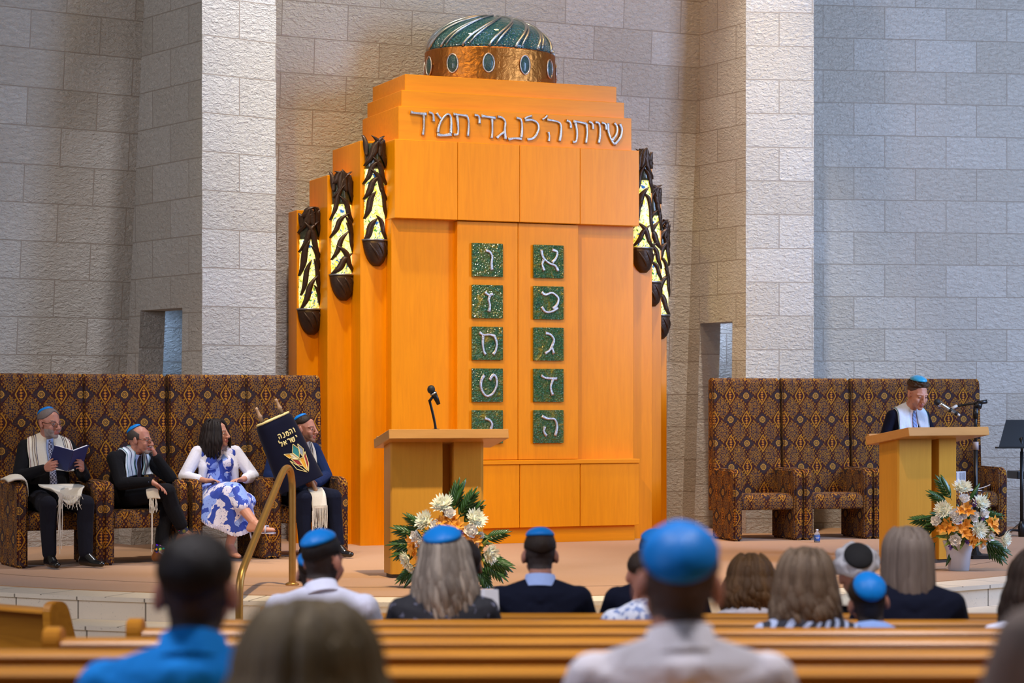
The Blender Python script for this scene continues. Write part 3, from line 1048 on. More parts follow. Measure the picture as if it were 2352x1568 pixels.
# ================================================================== pews
def pew(x0, x1, y, zf, label, group, rot=0.0, first_end=True, second_end=True, origin=None):
    """bench seen from behind: local x along the bench, +y towards the platform, origin on the floor under the back"""
    L = x1 - x0
    R = empty('pew', (x0, y, zf) if origin is None else origin, rot)
    tag(R, label, 'pew', group)
    def prof(poly, name, a, b, bev=0.006, mat=M_pew):
        M = Matrix(((0, 0, 1, 0), (1, 0, 0, 0), (0, 1, 0, 0), (0, 0, 0, 1)))
        b_ = bmesh.new(); prism(b_, poly, a, b, M)
        bmesh.ops.recalc_face_normals(b_, faces=b_.faces[:])
        bmesh.ops.bevel(b_, geom=b_.edges[:], offset=bev, segments=2, affect='EDGES')
        return obj(name, b_, mat, R)
    prof([(0.045, 0.30), (0.075, 0.30), (0.030, 0.83), (0.002, 0.83)], 'back_panel', 0, L)
    prof([(-0.050, 0.826), (-0.057, 0.834), (-0.047, 0.845), (-0.024, 0.850), (0.046, 0.850), (0.056, 0.840), (0.054, 0.826)], 'top_rail', 0, L, 0.004)
    prof([(0.05, 0.42), (0.07, 0.45), (0.46, 0.45), (0.48, 0.43), (0.46, 0.40), (0.05, 0.40)], 'seat', 0, L, 0.006)
    e = [(-0.030, 0.0), (-0.055, 0.80), (-0.058, 0.850), (-0.048, 0.876), (-0.024, 0.888), (0.020, 0.888), (0.048, 0.872), (0.066, 0.840), (0.115, 0.68), (0.20, 0.63), (0.44, 0.62), (0.485, 0.60), (0.50, 0.56), (0.50, 0.0)]
    if first_end: prof(e, 'pew_end', -0.058, 0.0, 0.005)
    if second_end: prof(e, 'pew_end', L, L + 0.058, 0.005)
    return R


PY = [10.02, 9.08, 8.08, 7.15, 6.26, 5.32, 4.40, 3.20]
PX0 = [-1.10, -1.25, -1.367, -1.475, -1.60, -1.72, -1.84, -1.97]
PL = ['front oak pew of the middle section, nearest the platform steps', 'second oak pew from the front, under the woman with long streaked hair',
      'third oak pew from the front, its curved end beside the left aisle', 'fourth oak pew from the front, its rounded end left of the man in blue',
      'fifth oak pew from the front, running out of the picture at left and right', 'oak pew directly in front of the two nearest men',
      'oak pew under the man in the blue shirt and the man in the white shirt', 'nearest oak pew, under the blurred fair head']
for i in range(8):
    pew(PX0[i], 4.3, PY[i], floor_z(PY[i]), PL[i], 'oak pews of the middle section', first_end=True, second_end=False)
a = radians(180 - 36)
# left section, turned towards the platform: its right-hand end stands across the aisle
e0 = Vector((-2.17, 10.25, floor_z(10.2)))
Lp = 3.0
d_ = Vector((-cos(radians(36)), sin(radians(36)), 0))
pew(0, Lp, 0, 0, 'angled oak pew at far left, across the aisle', None, rot=-radians(36), origin=e0 + d_ * Lp)

# ================================================================== handrail
M_brass = plain('brushed_brass', (0.50, 0.28, 0.075), 0.36, 0.75, var=(0.38, 0.20, 0.05), vscale=18, bump=0.1, bscale=60)
HR = empty('handrail', (-1.61, 15.95, ZB), 0)
tag(HR, 'bent brass handrail beside the steps, left of the front lectern', 'handrail')
bm = bmesh.new()
top = Vector((0, 0, 0)); low = Vector((-0.20, -1.50, -0.48))
pts = [(0, 0, 0.0), (0, 0, 0.30), (0, 0, 0.62), (-0.002, -0.005, 0.76), (-0.012, -0.05, 0.845), (-0.030, -0.12, 0.865), (-0.05, -0.22, 0.83), (-0.075, -0.40, 0.735),
       (-0.13, -0.85, 0.50), (-0.185, -1.30, 0.262), (-0.200, -1.42, 0.175), (-0.205, -1.46, 0.06), (-0.205, -1.46, -0.20), (-0.205, -1.46, -0.482)]
tube(bm, smooth_path(pts, 5), 0.026, 14)
obj('bent_rail', bm, M_brass, HR, True)
for p in ((0, 0, 0.006), (-0.205, -1.46, -0.48)):
    bm = bmesh.new(); lathe(bm, [(0.05, 0.0), (0.05, 0.012), (0.03, 0.022)], 20, p); obj('floor_flange', bm, M_brass, HR, True)

# ================================================================== microphones and stands
M_blk = plain('black_metal', (0.012, 0.012, 0.013), 0.35, 0.3)
M_mesh = plain('microphone_grille', (0.03, 0.03, 0.03), 0.4, 0.6, bump=0.8, bscale=300, bdist=0.003)
M_chrome = plain('satin_steel', (0.55, 0.54, 0.53), 0.25, 0.95)


def lec_pt(R, x, y, zoff=0.0):
    """a point on the tilted top of a lectern"""
    return R.matrix_basis @ Vector((x, y * cos(0.17) + 0.0, 1.135 - y * sin(0.17) + zoff))


p = lec_pt(LEC1, 0.395, 0.10)
MC = empty('gooseneck_microphone', p, radians(17))
tag(MC, 'small black gooseneck microphone on the front lectern', 'microphone')
d1 = p.y
neck = [(0, 0, 0.0), (-0.008, 0, 0.06), (-0.028, 0, 0.15), (-0.050, 0, 0.235)]
bm = bmesh.new(); tube(bm, smooth_path(neck, 6), 0.010, 10); obj('gooseneck', bm, M_blk, MC, True)
bm = bmesh.new(); lathe(bm, [(0.045, 0), (0.045, 0.012), (0.02, 0.02)], 20); obj('base', bm, M_blk, MC, True)
bm = bmesh.new(); tube(bm, [(0.02, -0.01, 0.205), (0.0, -0.01, 0.25), (-0.025, -0.012, 0.295)], lambda s: 0.015 + 0.010 * s, 12); obj('handle', bm, M_blk, MC, True)
bm = bmesh.new(); sphere(bm, (-0.040, -0.012, 0.318), (0.030, 0.030, 0.034), 14); obj('grille', bm, M_mesh, MC, True)
bm = bmesh.new(); tube(bm, [(-0.055, -0.005, 0.225), (-0.03, -0.008, 0.258), (-0.012, -0.012, 0.272)], 0.011, 8); obj('clip', bm, M_blk, MC, True)
bm = bmesh.new(); tube(bm, [(-0.020, -0.012, 0.283), (-0.026, -0.012, 0.293)], 0.0275, 14); obj('ring', bm, M_chrome, MC, True)

dS = 18.75
SX = WX(2241, dS)
MS = empty('microphone_stand', (SX, dS, ZB + 0.006), 0)
tag(MS, 'black boom microphone stand behind the right lectern and flowers', 'microphone stand')
zt = WZ(925, dS) - ZB
bm = bmesh.new()
poly = [(0.17 * cos(pi / 3 * k + .2), 0.17 * sin(pi / 3 * k + .2)) for k in range(6)]
prism(bm, poly, 0, 0.03); lathe(bm, [(0.06, 0.03), (0.03, 0.06), (0.022, 0.11)], 16)
obj('base', bm, M_blk, MS)
bm = bmesh.new(); tube(bm, [(0, 0, 0.05), (0, 0, 0.95)], 0.020, 12); tube(bm, [(0, 0, 0.95), (0, 0, zt)], 0.014, 12); obj('pole', bm, M_blk, MS, True)
bm = bmesh.new(); tube(bm, [(0, 0, 0.93), (0, 0, 1.0)], 0.025, 14); obj('height_clutch', bm, plain('grey_plastic', (0.38, 0.33, 0.33), 0.5), MS, True)
bm = bmesh.new(); tube(bm, [(0, 0, zt - 0.14), (0, 0, zt - 0.05)], 0.024, 12); tube(bm, [(-0.01, 0, zt - 0.02), (0.05, 0, zt - 0.035)], 0.026, 12); obj('boom_joint', bm, M_blk, MS, True)
k = dS / FPX
bm = bmesh.new(); tube(bm, [(24 * k, 0, zt + 1 * k), (0, 0, zt - 2 * k), (-50 * k, 0, zt - 10 * k)], 0.011, 10); tube(bm, [(26 * k, 0, zt + 1.5 * k), (2 * k, 0, zt - 1.5 * k)], 0.018, 10); obj('boom_arm', bm, M_blk, MS, True)
bm = bmesh.new(); tube(bm, [(-44 * k, -0.01, zt - 8 * k), (-58 * k, -0.02, zt - 15 * k)], 0.020, 10, 0.6); obj('microphone_clip', bm, plain('pale_label', (0.62, 0.60, 0.55), 0.5), MS, True)
HM = empty('microphone', (SX - 92 * k, dS - 0.03, ZB + 0.006 + zt), 0)
tag(HM, 'silver and black hand microphone held in the boom stand clip near the boy', 'microphone')
bm = bmesh.new(); sphere(bm, (2 * k, 0, 0.0), (0.030, 0.030, 0.030), 14); obj('grille', bm, M_mesh, HM, True)
bm = bmesh.new(); tube(bm, [(7 * k, 0, -3 * k), (14 * k, 0, -8 * k), (46 * k, 0, -26 * k)], lambda s: 0.026 - 0.009 * s, 14); obj('body', bm, M_chrome, HM, True)
bm = bmesh.new(); tube(bm, [(30 * k, 0, -17 * k), (34 * k, 0, -19.2 * k)], 0.022, 14); tube(bm, [(44 * k, 0, -25 * k), (48 * k, 0, -27.5 * k)], 0.019, 14); obj('ring', bm, M_blk, HM, True)
bm = bmesh.new(); tube(bm, [(47 * k, 0, -27 * k), (54 * k, 0, -30.5 * k)], lambda s: 0.015 - 0.006 * s, 12); obj('tail_cap', bm, plain('pale_label', (0.62, 0.60, 0.55), 0.5), HM, True)

dM = 21.7
MX = WX(2347, dM)
ST = empty('music_stand', (MX, dM, ZB + 0.006), 0)
tag(ST, 'black music stand at the right edge in front of the stone wall', 'music stand')
zd0 = WZ(1028, dM) - ZB; zd1 = WZ(966, dM) - ZB
bm = bmesh.new()
T = Matrix.Translation((0.0, -0.02, zd0)) @ Matrix.Rotation(radians(-28), 4, 'X')
b = bmesh.new(); hh = (zd1 - zd0) / cos(radians(28))
prism(b, [(-0.235, 0.0), (-0.13, hh), (0.27, hh), (0.30, 0.0)], -0.006, 0.006, T @ Matrix.Rotation(pi / 2, 4, 'X'))
merge(bm, b)
obj('desk', bm, M_blk, ST)
bm = bmesh.new(); box(bm, -0.265, 0.31, -0.09, 0.01, zd0 - 0.012, zd0 + 0.004, 0.003, 1); obj('lip', bm, M_blk, ST)
bm = bmesh.new(); tube(bm, [(0, 0, 0.12), (0, 0, 0.85)], 0.019, 12); tube(bm, [(0, 0, 0.85), (0, 0, zd0 + 0.1)], 0.012, 12); obj('pole', bm, M_blk, ST, True)
bm = bmesh.new(); lathe(bm, [(0.035, 0.0), (0.04, 0.10), (0.02, 0.16)], 14); obj('hub', bm, M_blk, ST, True)
for a in (200, 320, 80):
    bm = bmesh.new(); tube(bm, [(0, 0, 0.06), (0.12 * cos(radians(a)), 0.12 * sin(radians(a)), 0.07), (0.27 * cos(radians(a)), 0.27 * sin(radians(a)), 0.01)], 0.012, 8); obj('leg', bm, M_blk, ST, True)
# keyboard on a stand behind it, only its end in view
dK = 22.3
KB = empty('keyboard', (WX(2372, dK), dK, ZB + 0.006), radians(8))
tag(KB, 'dark electronic keyboard end behind the music stand at the right edge', 'keyboard')
bm = bmesh.new(); box(bm, -0.22, 0.9, -0.15, 0.15, 0.56, 0.64, 0.008, 2); obj('body', bm, M_blk, KB)
bm = bmesh.new()
for q in range(18): box(bm, -0.16 + q * 0.024, -0.138 + q * 0.024, -0.148, -0.02, 0.64, 0.652, 0.0015, 1)
obj('keys', bm, plain('ivory_keys', (0.7, 0.68, 0.62), 0.4), KB)
bm = bmesh.new(); tube(bm, [(-0.10, -0.1, 0.56), (0.5, -0.1, 0.01)], 0.014, 8); tube(bm, [(0.5, 0.1, 0.56), (-0.20, 0.1, 0.01)], 0.014, 8); obj('cross_stand', bm, M_chrome, KB, True)

# papers and a program on the rightmost chair
ch = CH[7]
M_paper = plain('white_paper', (0.78, 0.77, 0.80), 0.7, var=(0.72, 0.70, 0.74))
M_ink = plain('print_ink', (0.10, 0.09, 0.10), 0.8)


def on_chair(c, x, y, z):
    return c.matrix_basis @ Vector((x, y, z))


p = on_chair(ch, -0.02, -0.02, 0.452)
PB = empty('programme_booklet', p, ch.rotation_euler.z)
tag(PB, 'booklet with striped cover standing open on the rightmost armchair seat', 'booklet')
for s in (-1, 1):
    bm = bmesh.new()
    M = Matrix.Translation((0, 0.04, 0.0)) @ Matrix.Rotation(radians(s * 28), 4, 'Z')
    x0, x1 = (-0.13, 0.0) if s < 0 else (0.0, 0.13)
    box(bm, x0, x1, -0.003, 0.003, 0.002, 0.19, 0, 1, M)
    leaf_ = obj('cover', bm, M_paper, PB)
    bm = bmesh.new()
    for q in range(7):
        xx = x0 + 0.012 + q * 0.016
        box(bm, xx, xx + 0.006, -0.0045, -0.003, 0.105, 0.18, 0, 1, M)
        box(bm, x0 + 0.012, x1 - 0.012, -0.0045, -0.003, 0.015 + q * 0.0115, 0.020 + q * 0.0115, 0, 1, M)
    obj('printed_pattern', bm, M_ink, leaf_)
for (x, y, r, nm) in ((0.02, -0.15, 0.1, 'loose white sheet lying at the front of the rightmost armchair seat'), (0.15, -0.12, -0.5, 'white sheet curling over the right of the rightmost armchair seat')):
    p = on_chair(ch, x, y, 0.458 if x < .1 else 0.463)
    bm = bmesh.new()
    rows = []
    for i in range(7):
        s = i / 6
        rows.append([(bm.verts.new((-0.10 + 0.2 * s, yy, (0.0 if x < .1 else 0.05 * s * s) + zz))) for zz, yys in ((0.003, (-0.07, 0.07)), (0.0, (0.07, -0.07))) for yy in yys])
    for i in range(6):
        for k_ in range(4): bm.faces.new((rows[i][k_], rows[i][(k_ + 1) % 4], rows[i + 1][(k_ + 1) % 4], rows[i + 1][k_]))
    bm.faces.new(rows[0][::-1]); bm.faces.new(rows[-1])
    o = obj('paper_sheet', bm, M_paper)
    o.location = p
    o.rotation_euler = (0, 0, ch.rotation_euler.z + r)
    tag(o, nm, 'paper')

# water bottle
dB = 20.85
WB = empty('water_bottle', (WX(1876, dB), dB - 0.02, ZB + 0.006))
tag(WB, 'small clear water bottle with blue label on the carpet', 'bottle')
t = NT('clear_plastic'); t.set(color=(0.8, 0.9, 1.0), rough=0.08, trans=0.85, ior=1.2)
bm = bmesh.new(); lathe(bm, [(0.024, 0), (0.029, 0.006), (0.029, 0.03), (0.027, 0.036), (0.029, 0.045), (0.029, 0.072), (0.024, 0.088), (0.011, 0.102), (0.011, 0.112)], 20); obj('bottle_body', bm, t.m, WB, True)
bm = bmesh.new(); lathe(bm, [(0.0296, 0.016), (0.0300, 0.018), (0.0300, 0.066), (0.0296, 0.068)], 20); lb = obj('label', bm, plain('blue_label', (0.03, 0.12, 0.45), 0.4), WB, True)
bm = bmesh.new()
for z_, wv in ((0.05, 0.6), (0.038, 0.4)):
    pts = [(0.0305 * sin(a_), -0.0305 * cos(a_), z_) for a_ in [-wv + 2 * wv * q / 8 for q in range(9)]]
    tube(bm, pts, 0.0028, 5)
obj('label_mark', bm, plain('label_white', (0.8, 0.82, 0.85), 0.4), lb)
bm = bmesh.new(); lathe(bm, [(0.0135, 0.110), (0.0135, 0.124), (0.011, 0.126)], 18); obj('cap', bm, plain('cap_white', (0.8, 0.82, 0.85), 0.4), WB, True)

# ================================================================== flower arrangements
M_leaf = plain('glossy_leaf', (0.014, 0.055, 0.008), 0.35, var=(0.035, 0.11, 0.014), vscale=9, coat=0.2)
M_leafy = plain('variegated_leaf', (0.10, 0.20, 0.02), 0.35, var=(0.35, 0.42, 0.10), vscale=25)
t = NT('chrysanthemum_white'); g = t.n('ShaderNodeTexGradient', gradient_type='SPHERICAL')
t.set(color=(0.86, 0.85, 0.70), rough=0.6, sss=0.15); M_mum = t.m
M_carn = plain('carnation_white', (0.92, 0.90, 0.86), 0.6, var=(0.88, 0.82, 0.76), vscale=60)
M_lily = plain('orange_petal', (0.80, 0.27, 0.015), 0.5, var=(0.85, 0.38, 0.03), vscale=40)
M_purp = plain('purple_statice', (0.09, 0.035, 0.22), 0.6, var=(0.2, 0.1, 0.4), vscale=60)
M_stem = plain('green_stem', (0.04, 0.12, 0.02), 0.5)


def petal(bm, M, L, wd, cup, th_=0.0012, n=5):
    """a thin curved petal along local +y, lifting in z"""
    rows = []
    for i in range(n + 1):
        s = i / n
        wv = wd * (sin(pi * (0.12 + 0.86 * s)) ** 0.7)
        z = cup * s * s * L
        rows.append([bm.verts.new(M @ Vector((x * wv, L * s, z + abs(x) * wv * 0.35 + dz))) for x, dz in ((-1, 0), (0, th_ * 0.5), (1, 0), (0, -th_))])
    for i in range(n):
        for k_ in range(4): bm.faces.new((rows[i][k_], rows[i][(k_ + 1) % 4], rows[i + 1][(k_ + 1) % 4], rows[i + 1][k_]))
    bm.faces.new(rows[0][::-1]); bm.faces.new(rows[-1])


def mum_mesh():
    bm = bmesh.new(); rnd = random.Random(2)
    sphere(bm, (0, 0, 0.008), (0.03, 0.03, 0.022), 10)
    for ring, (el, n, L) in enumerate(((4, 22, 0.068), (20, 20, 0.062), (38, 18, 0.054), (55, 14, 0.046), (72, 9, 0.036))):
        for k_ in range(n):
            az = 2 * pi * (k_ + 0.5 * (ring % 2)) / n + rnd.uniform(-0.08, 0.08)
            M = Matrix.Rotation(az, 4, 'Z') @ Matrix.Rotation(radians(el + rnd.uniform(-7, 7)), 4, 'X')
            petal(bm, M, L * rnd.uniform(0.88, 1.1), 0.0085, 0.30, n=4)
    me = bpy.data.meshes.new('chrysanthemum'); bmesh.ops.recalc_face_normals(bm, faces=bm.faces[:]); bm.to_mesh(me); bm.free(); me.materials.append(M_mum)
    return me


def carn_mesh():
    bm = bmesh.new(); rnd = random.Random(4)
    for ring, (el, n, L) in enumerate(((8, 10, 0.040), (32, 10, 0.038), (56, 8, 0.034), (78, 5, 0.028))):
        for k_ in range(n):
            M = Matrix.Rotation(2 * pi * k_ / n + ring * .4 + rnd.uniform(-.15, .15), 4, 'Z') @ Matrix.Rotation(radians(el + rnd.uniform(-10, 10)), 4, 'X')
            petal(bm, M, L * rnd.uniform(0.9, 1.1), 0.017, 0.5, n=4)
    sphere(bm, (0, 0, 0.006), (0.022, 0.022, 0.02), 8)
    me = bpy.data.meshes.new('carnation'); bmesh.ops.recalc_face_normals(bm, faces=bm.faces[:]); bm.to_mesh(me); bm.free(); me.materials.append(M_carn)
    return me


def lily_mesh():
    bm = bmesh.new(); rnd = random.Random(5)
    for cx, cy in ((-0.022, 0.0), (0.022, 0.008), (0.0, -0.026)):
        for k_ in range(6):
            M = Matrix.Translation((cx, cy, 0)) @ Matrix.Rotation(2 * pi * k_ / 6 + rnd.uniform(-.2, .2), 4, 'Z') @ Matrix.Rotation(radians(38 + rnd.uniform(-12, 12)), 4, 'X')
            petal(bm, M, 0.042 * rnd.uniform(0.9, 1.1), 0.0115, -0.25, n=4)
    me = bpy.data.meshes.new('alstroemeria'); bmesh.ops.recalc_face_normals(bm, faces=bm.faces[:]); bm.to_mesh(me); bm.free(); me.materials.append(M_lily)
    return me


def purp_mesh():
    bm = bmesh.new(); rnd = random.Random(6)
    for k_ in range(26):
        s = rnd.random()
        sphere(bm, (rnd.uniform(-.014, .014), rnd.uniform(-.014, .014), s * 0.06), 0.0065, 6)
    me = bpy.data.meshes.new('statice'); bm.to_mesh(me); bm.free(); me.materials.append(M_purp)
    return me


def leaf_mesh(L, wd, droop, mat, name, split=0):
    bm = bmesh.new()
    if split:       # palm-like spray
        for k_ in range(split):
            s = (k_ + 1) / split
            for sg in (-1, 1):
                M = Matrix.Translation((0, L * 0.75 * s * 0.8, -droop * 0.4 * s * s * L)) @ Matrix.Rotation(sg * radians(38 - 16 * s), 4, 'Z') @ Matrix.Rotation(radians(-8), 4, 'X')
                petal(bm, M, L * 0.45 * (1.1 - 0.35 * s), wd, -droop, 0.002, 6)
        petal(bm, Matrix.Translation((0, L * .6, -droop * .35 * L)), L * 0.4, wd, -droop, 0.002, 6)
        tube(bm, [(0, L * s / 6, -droop * 0.4 * (s / 6) ** 2 * L) for s in range(6)], 0.002, 5)
    else:
        petal(bm, Matrix.Identity(4), L, wd, -droop, 0.002, 8)
    me = bpy.data.meshes.new(name); bmesh.ops.recalc_face_normals(bm, faces=bm.faces[:]); bm.to_mesh(me); bm.free(); me.materials.append(mat)
    me.polygons.foreach_set('use_smooth', [True] * len(me.polygons))
    return me


ME_mum, ME_carn, ME_lily, ME_purp = mum_mesh(), carn_mesh(), lily_mesh(), purp_mesh()
ME_palm = leaf_mesh(0.24, 0.0085, 0.25, M_leaf, 'palm_frond', 6)
ME_big = leaf_mesh(0.20, 0.021, 0.35, M_leaf, 'broad_leaf')
ME_var = leaf_mesh(0.12, 0.014, 0.2, M_leafy, 'variegated_leaf')


def arrangement(px, py_base, d, label, mums, carns, lilies, purps, fronds, broads, pot=True, px_c=None):
    """pixel lists give where each bloom shows; blooms sit on a dome around a foam core"""
    x0 = WX(px, d)
    R = empty('flower_arrangement', (x0, d, ZB + 0.006))
    tag(R, label, 'flowers', 'floral arrangements at the lecterns')
    k_ = d / FPX
    zc = WZ(py_base, d) - ZB
    bm = bmesh.new()
    lathe(bm, [(0.078, 0.0), (0.082, 0.004), (0.10, 0.15), (0.125, 0.225), (0.128, 0.235), (0.115, 0.235), (0.10, 0.20)], 28)
    o = obj('pot', bm, plain('white_pot', (0.66, 0.70, 0.80), 0.35), R, True)
    core = Vector((0, 0.02, 0.30))

    def place(me, name, qx, qy, dep, sc, roll=0.0, stem=True):
        p = Vector(((qx - px) * k_, dep, (py_base - qy) * k_ + zc - ZB * 0 - 0.0))
        p.z = WZ(qy, d) - ZB
        out = (p - core)
        out.y -= 0.10
        out.normalize()
        c = bpy.data.objects.new(name, me)
        COL.objects.link(c)
        c.parent = R
        c.location = p
        q = out.to_track_quat('Z', 'Y')
        c.rotation_euler = (q.to_matrix() @ Matrix.Rotation(roll, 3, 'Z')).to_euler()
        c.scale = (sc, sc, sc)
        stems.append((core.copy(), p - out * 0.01))
    stems = []
    rnd = random.Random(int(px))
    dep = lambda qx, qy: -0.10 - 0.13 * max(0, 1 - ((qx - px) / 95.0) ** 2 - ((qy - (py_base - 75)) / 110.0) ** 2)
    for q in mums: place(ME_mum, 'chrysanthemum', q[0], q[1], dep(*q[:2]), 1.22 * (q[2] if len(q) > 2 else 1), rnd.random() * 6)
    for q in carns: place(ME_carn, 'carnation', q[0], q[1], dep(*q[:2]), 1.22 * (q[2] if len(q) > 2 else 1), rnd.random() * 6)
    for q in lilies: place(ME_lily, 'alstroemeria', q[0], q[1], dep(*q[:2]), 1.32 * (q[2] if len(q) > 2 else 1), rnd.random() * 6)
    for q in purps: place(ME_purp, 'statice', q[0], q[1], dep(*q[:2]) + 0.02, 1.0, rnd.random() * 6)
    bm = bmesh.new()
    for a_, b_ in stems: tube(bm, [a_, a_.lerp(b_, .6) + Vector((0, 0, .01)), b_], 0.0028, 5)
    sphere(bm, (0, 0.0, 0.27), (0.10, 0.10, 0.09), 12)
    obj('stems', bm, M_stem, R)

    def leaf_(me, name, qx, qy, ang, tilt, sc, y=-0.02):
        """base at the core, tip heads towards picture angle ang (0 right, 90 up)"""
        p = Vector((WX(qx, d) - x0, y, WZ(qy, d) - ZB))
        a_ = radians(ang)
        f = Vector((cos(a_), -tilt, sin(a_))).normalized()
        up = Vector((0, -1, 0.45)) - f * Vector((0, -1, 0.45)).dot(f)
        up.normalize()
        s_ = f.cross(up)
        M = Matrix((s_, f, up)).transposed()
        c = bpy.data.objects.new(name, me)
        COL.objects.link(c)
        c.parent = R
        c.location = p
        c.rotation_euler = M.to_euler()
        c.scale = (sc, sc, sc)
    for q in fronds: leaf_(ME_palm, 'palm_frond', *q)
    for q in broads: leaf_(ME_big, 'broad_leaf', *q)
    # filler greenery between the blooms
    for i in range(46):
        a_ = rnd.uniform(-25, 205)
        r = rnd.uniform(5, 62)
        leaf_(ME_big if i % 2 else ME_palm, 'broad_leaf' if i % 2 else 'palm_frond', px + r * cos(radians(a_)), py_base - 66 + r * 0.85 * sin(radians(a_)), a_ + rnd.uniform(-30, 30), rnd.uniform(0.2, 0.9), rnd.uniform(0.45, 0.75), rnd.uniform(-0.08, 0.02))
    for i in range(34):
        a_ = rnd.uniform(-60, 240)
        leaf_(ME_var, 'variegated_leaf', px + rnd.uniform(-62, 62), py_base - 40 + rnd.uniform(-30, 30), a_, rnd.uniform(0.5, 1.2), rnd.uniform(0.7, 1.1), rnd.uniform(-0.16, -0.08))
    return R


arrangement(1042, 1305, 15.75, 'white and orange floral arrangement against the front lectern, behind the woman with long streaked hair',
            [(1018, 1161, 1.1), (979, 1197), (1092, 1192, 1.05), (937, 1283, .8), (1123, 1270), (946, 1300, .6)],
            [(1035, 1180), (1005, 1207), (1080, 1219, 1.2), (960, 1231), (970, 1243), (984, 1268), (1075, 1270), (1104, 1228, .6), (1091, 1251, .7)],
            [(1027, 1198), (1046, 1199), (997, 1239), (955, 1250, 1.1), (1074, 1235, 1.2), (957, 1266, .8), (1085, 1240)],
            [(1010, 1215), (1058, 1222), (1063, 1232), (1088, 1259), (1094, 1276), (1030, 1212), (1022, 1226)],
            [(1040, 1180, 80, .1, 1.1), (1052, 1195, 62, .2, 1.15), (1062, 1205, 50, .2, 1.0), (975, 1235, 160, .2, 1.1), (970, 1250, 178, .2, 1.1), (968, 1262, 190, .3, 1.0), (980, 1220, 140, .2, .9),
             (1100, 1270, -25, .4, 1.2), (1105, 1285, -35, .5, 1.1), (1110, 1240, 20, .2, .9), (1115, 1285, -12, .5, 1.0), (1095, 1295, -60, .6, 1.0), (960, 1300, 215, .5, .9)],
            [(1065, 1290, -75, .6, 1.1), (1088, 1295, -60, .6, 1.2), (1075, 1285, -85, .8, 1.0), (1045, 1160, 70, .1, 1.0), (1062, 1175, 55, .1, .9), (970, 1300, 225, .6, 1.0)])
arrangement(2202, 1258, 17.35, 'white and orange floral arrangement in a white pot before the right lectern',
            [(2198, 1122, 1.0), (2156, 1171, 1.0), (2238, 1156, .95), (2233, 1213, 1.0), (2298, 1238, .95), (2122, 1240, .7)],
            [(2201, 1147), (2180, 1181), (2186, 1193), (2142, 1196), (2245, 1180), (2224, 1182, .8), (2222, 1190, .8), (2183, 1237, 1.1), (2260, 1230), (2246, 1249, .7), (2200, 1185, .6)],
            [(2202, 1172), (2163, 1210), (2202, 1212, 1.1), (2265, 1204, 1.1), (2223, 1233), (2234, 1240, .9), (2240, 1166, .0001)],
            [(2192, 1197), (2240, 1192), (2210, 1240), (2225, 1160), (2176, 1252)],
            [(2185, 1150, 120, .1, 1.0), (2178, 1160, 145, .2, .9), (2150, 1200, 170, .3, 1.0), (2145, 1220, 185, .3, 1.0), (2255, 1240, -25, .4, 1.1), (2260, 1250, -40, .4, 1.0), (2150, 1245, 215, .5, .9), (2252, 1190, 10, .2, .8)],
            [(2250, 1178, 5, .1, .7), (2252, 1186, -15, .1, .7), (2255, 1165, 70, .1, .6), (2265, 1245, -30, .4, 1.0), (2225, 1150, 60, .1, .8), (2180, 1135, 110, .1, .8), (2206, 1262, -95, .6, .9), (2190, 1258, -120, .6, .8)])
# ================================================================== people
SPH = []
for i in range(1, 6):
    for k in range(10):
        a_, b_ = pi * i / 6, 2 * pi * (k + 0.5 * (i % 2)) / 10
        SPH.append((sin(a_) * cos(b_), sin(a_) * sin(b_), cos(a_)))
SPH += [(0, 0, 1), (0, 0, -1)]
SPH = np.array(SPH)


def E_(c, r, R=None):
    """points of an ellipsoid"""
    r = np.array(r if isinstance(r, (tuple, list)) else (r, r, r), float)
    p = SPH * r
    if R is not None: p = p @ np.array(R.to_3x3()).T
    return p + np.array(c, float)


def grow_blob(name, prims, voxel, smooth=2, inflate=0.0):
    """convex hulls of ellipsoid groups fused into one continuous surface"""
    bm = bmesh.new()
    for g in prims:
        pts = np.vstack(g)
        b = bmesh.new()
        vs_ = [b.verts.new(p) for p in pts]
        r = bmesh.ops.convex_hull(b, input=vs_)
        bad = [v for v in b.verts if not v.link_faces]
        bmesh.ops.delete(b, geom=bad, context='VERTS')
        bmesh.ops.recalc_face_normals(b, faces=b.faces[:])
        merge(bm, b)
    me = bpy.data.meshes.new(name)
    bm.to_mesh(me); bm.free()
    o = bpy.data.objects.new('tmp', me)
    COL.objects.link(o)
    m = o.modifiers.new('r', 'REMESH'); m.mode = 'VOXEL'; m.voxel_size = voxel
    if smooth:
        s = o.modifiers.new('s', 'SMOOTH'); s.iterations = smooth; s.factor = 0.5
    bpy.context.view_layer.update()
    dg = bpy.context.evaluated_depsgraph_get()
    out = bpy.data.meshes.new_from_object(o.evaluated_get(dg))
    out.name = name
    bpy.data.objects.remove(o)
    bpy.data.meshes.remove(me)
    out.polygons.foreach_set('use_smooth', [True] * len(out.polygons))
    return out


def V(*a): return Vector(a)


def skin_mat(name, col, red):
    t = NT(name)
    v = t.coord('Object')
    t.set(color=t.mix(t.noise(v, 18, 3), col, red), rough=0.5, sss=0.08, spec=0.35)
    t.b.inputs['Subsurface Radius'].default_value = (0.012, 0.004, 0.002)
    t.b.inputs['Subsurface Scale'].default_value = 0.5
    return t.m


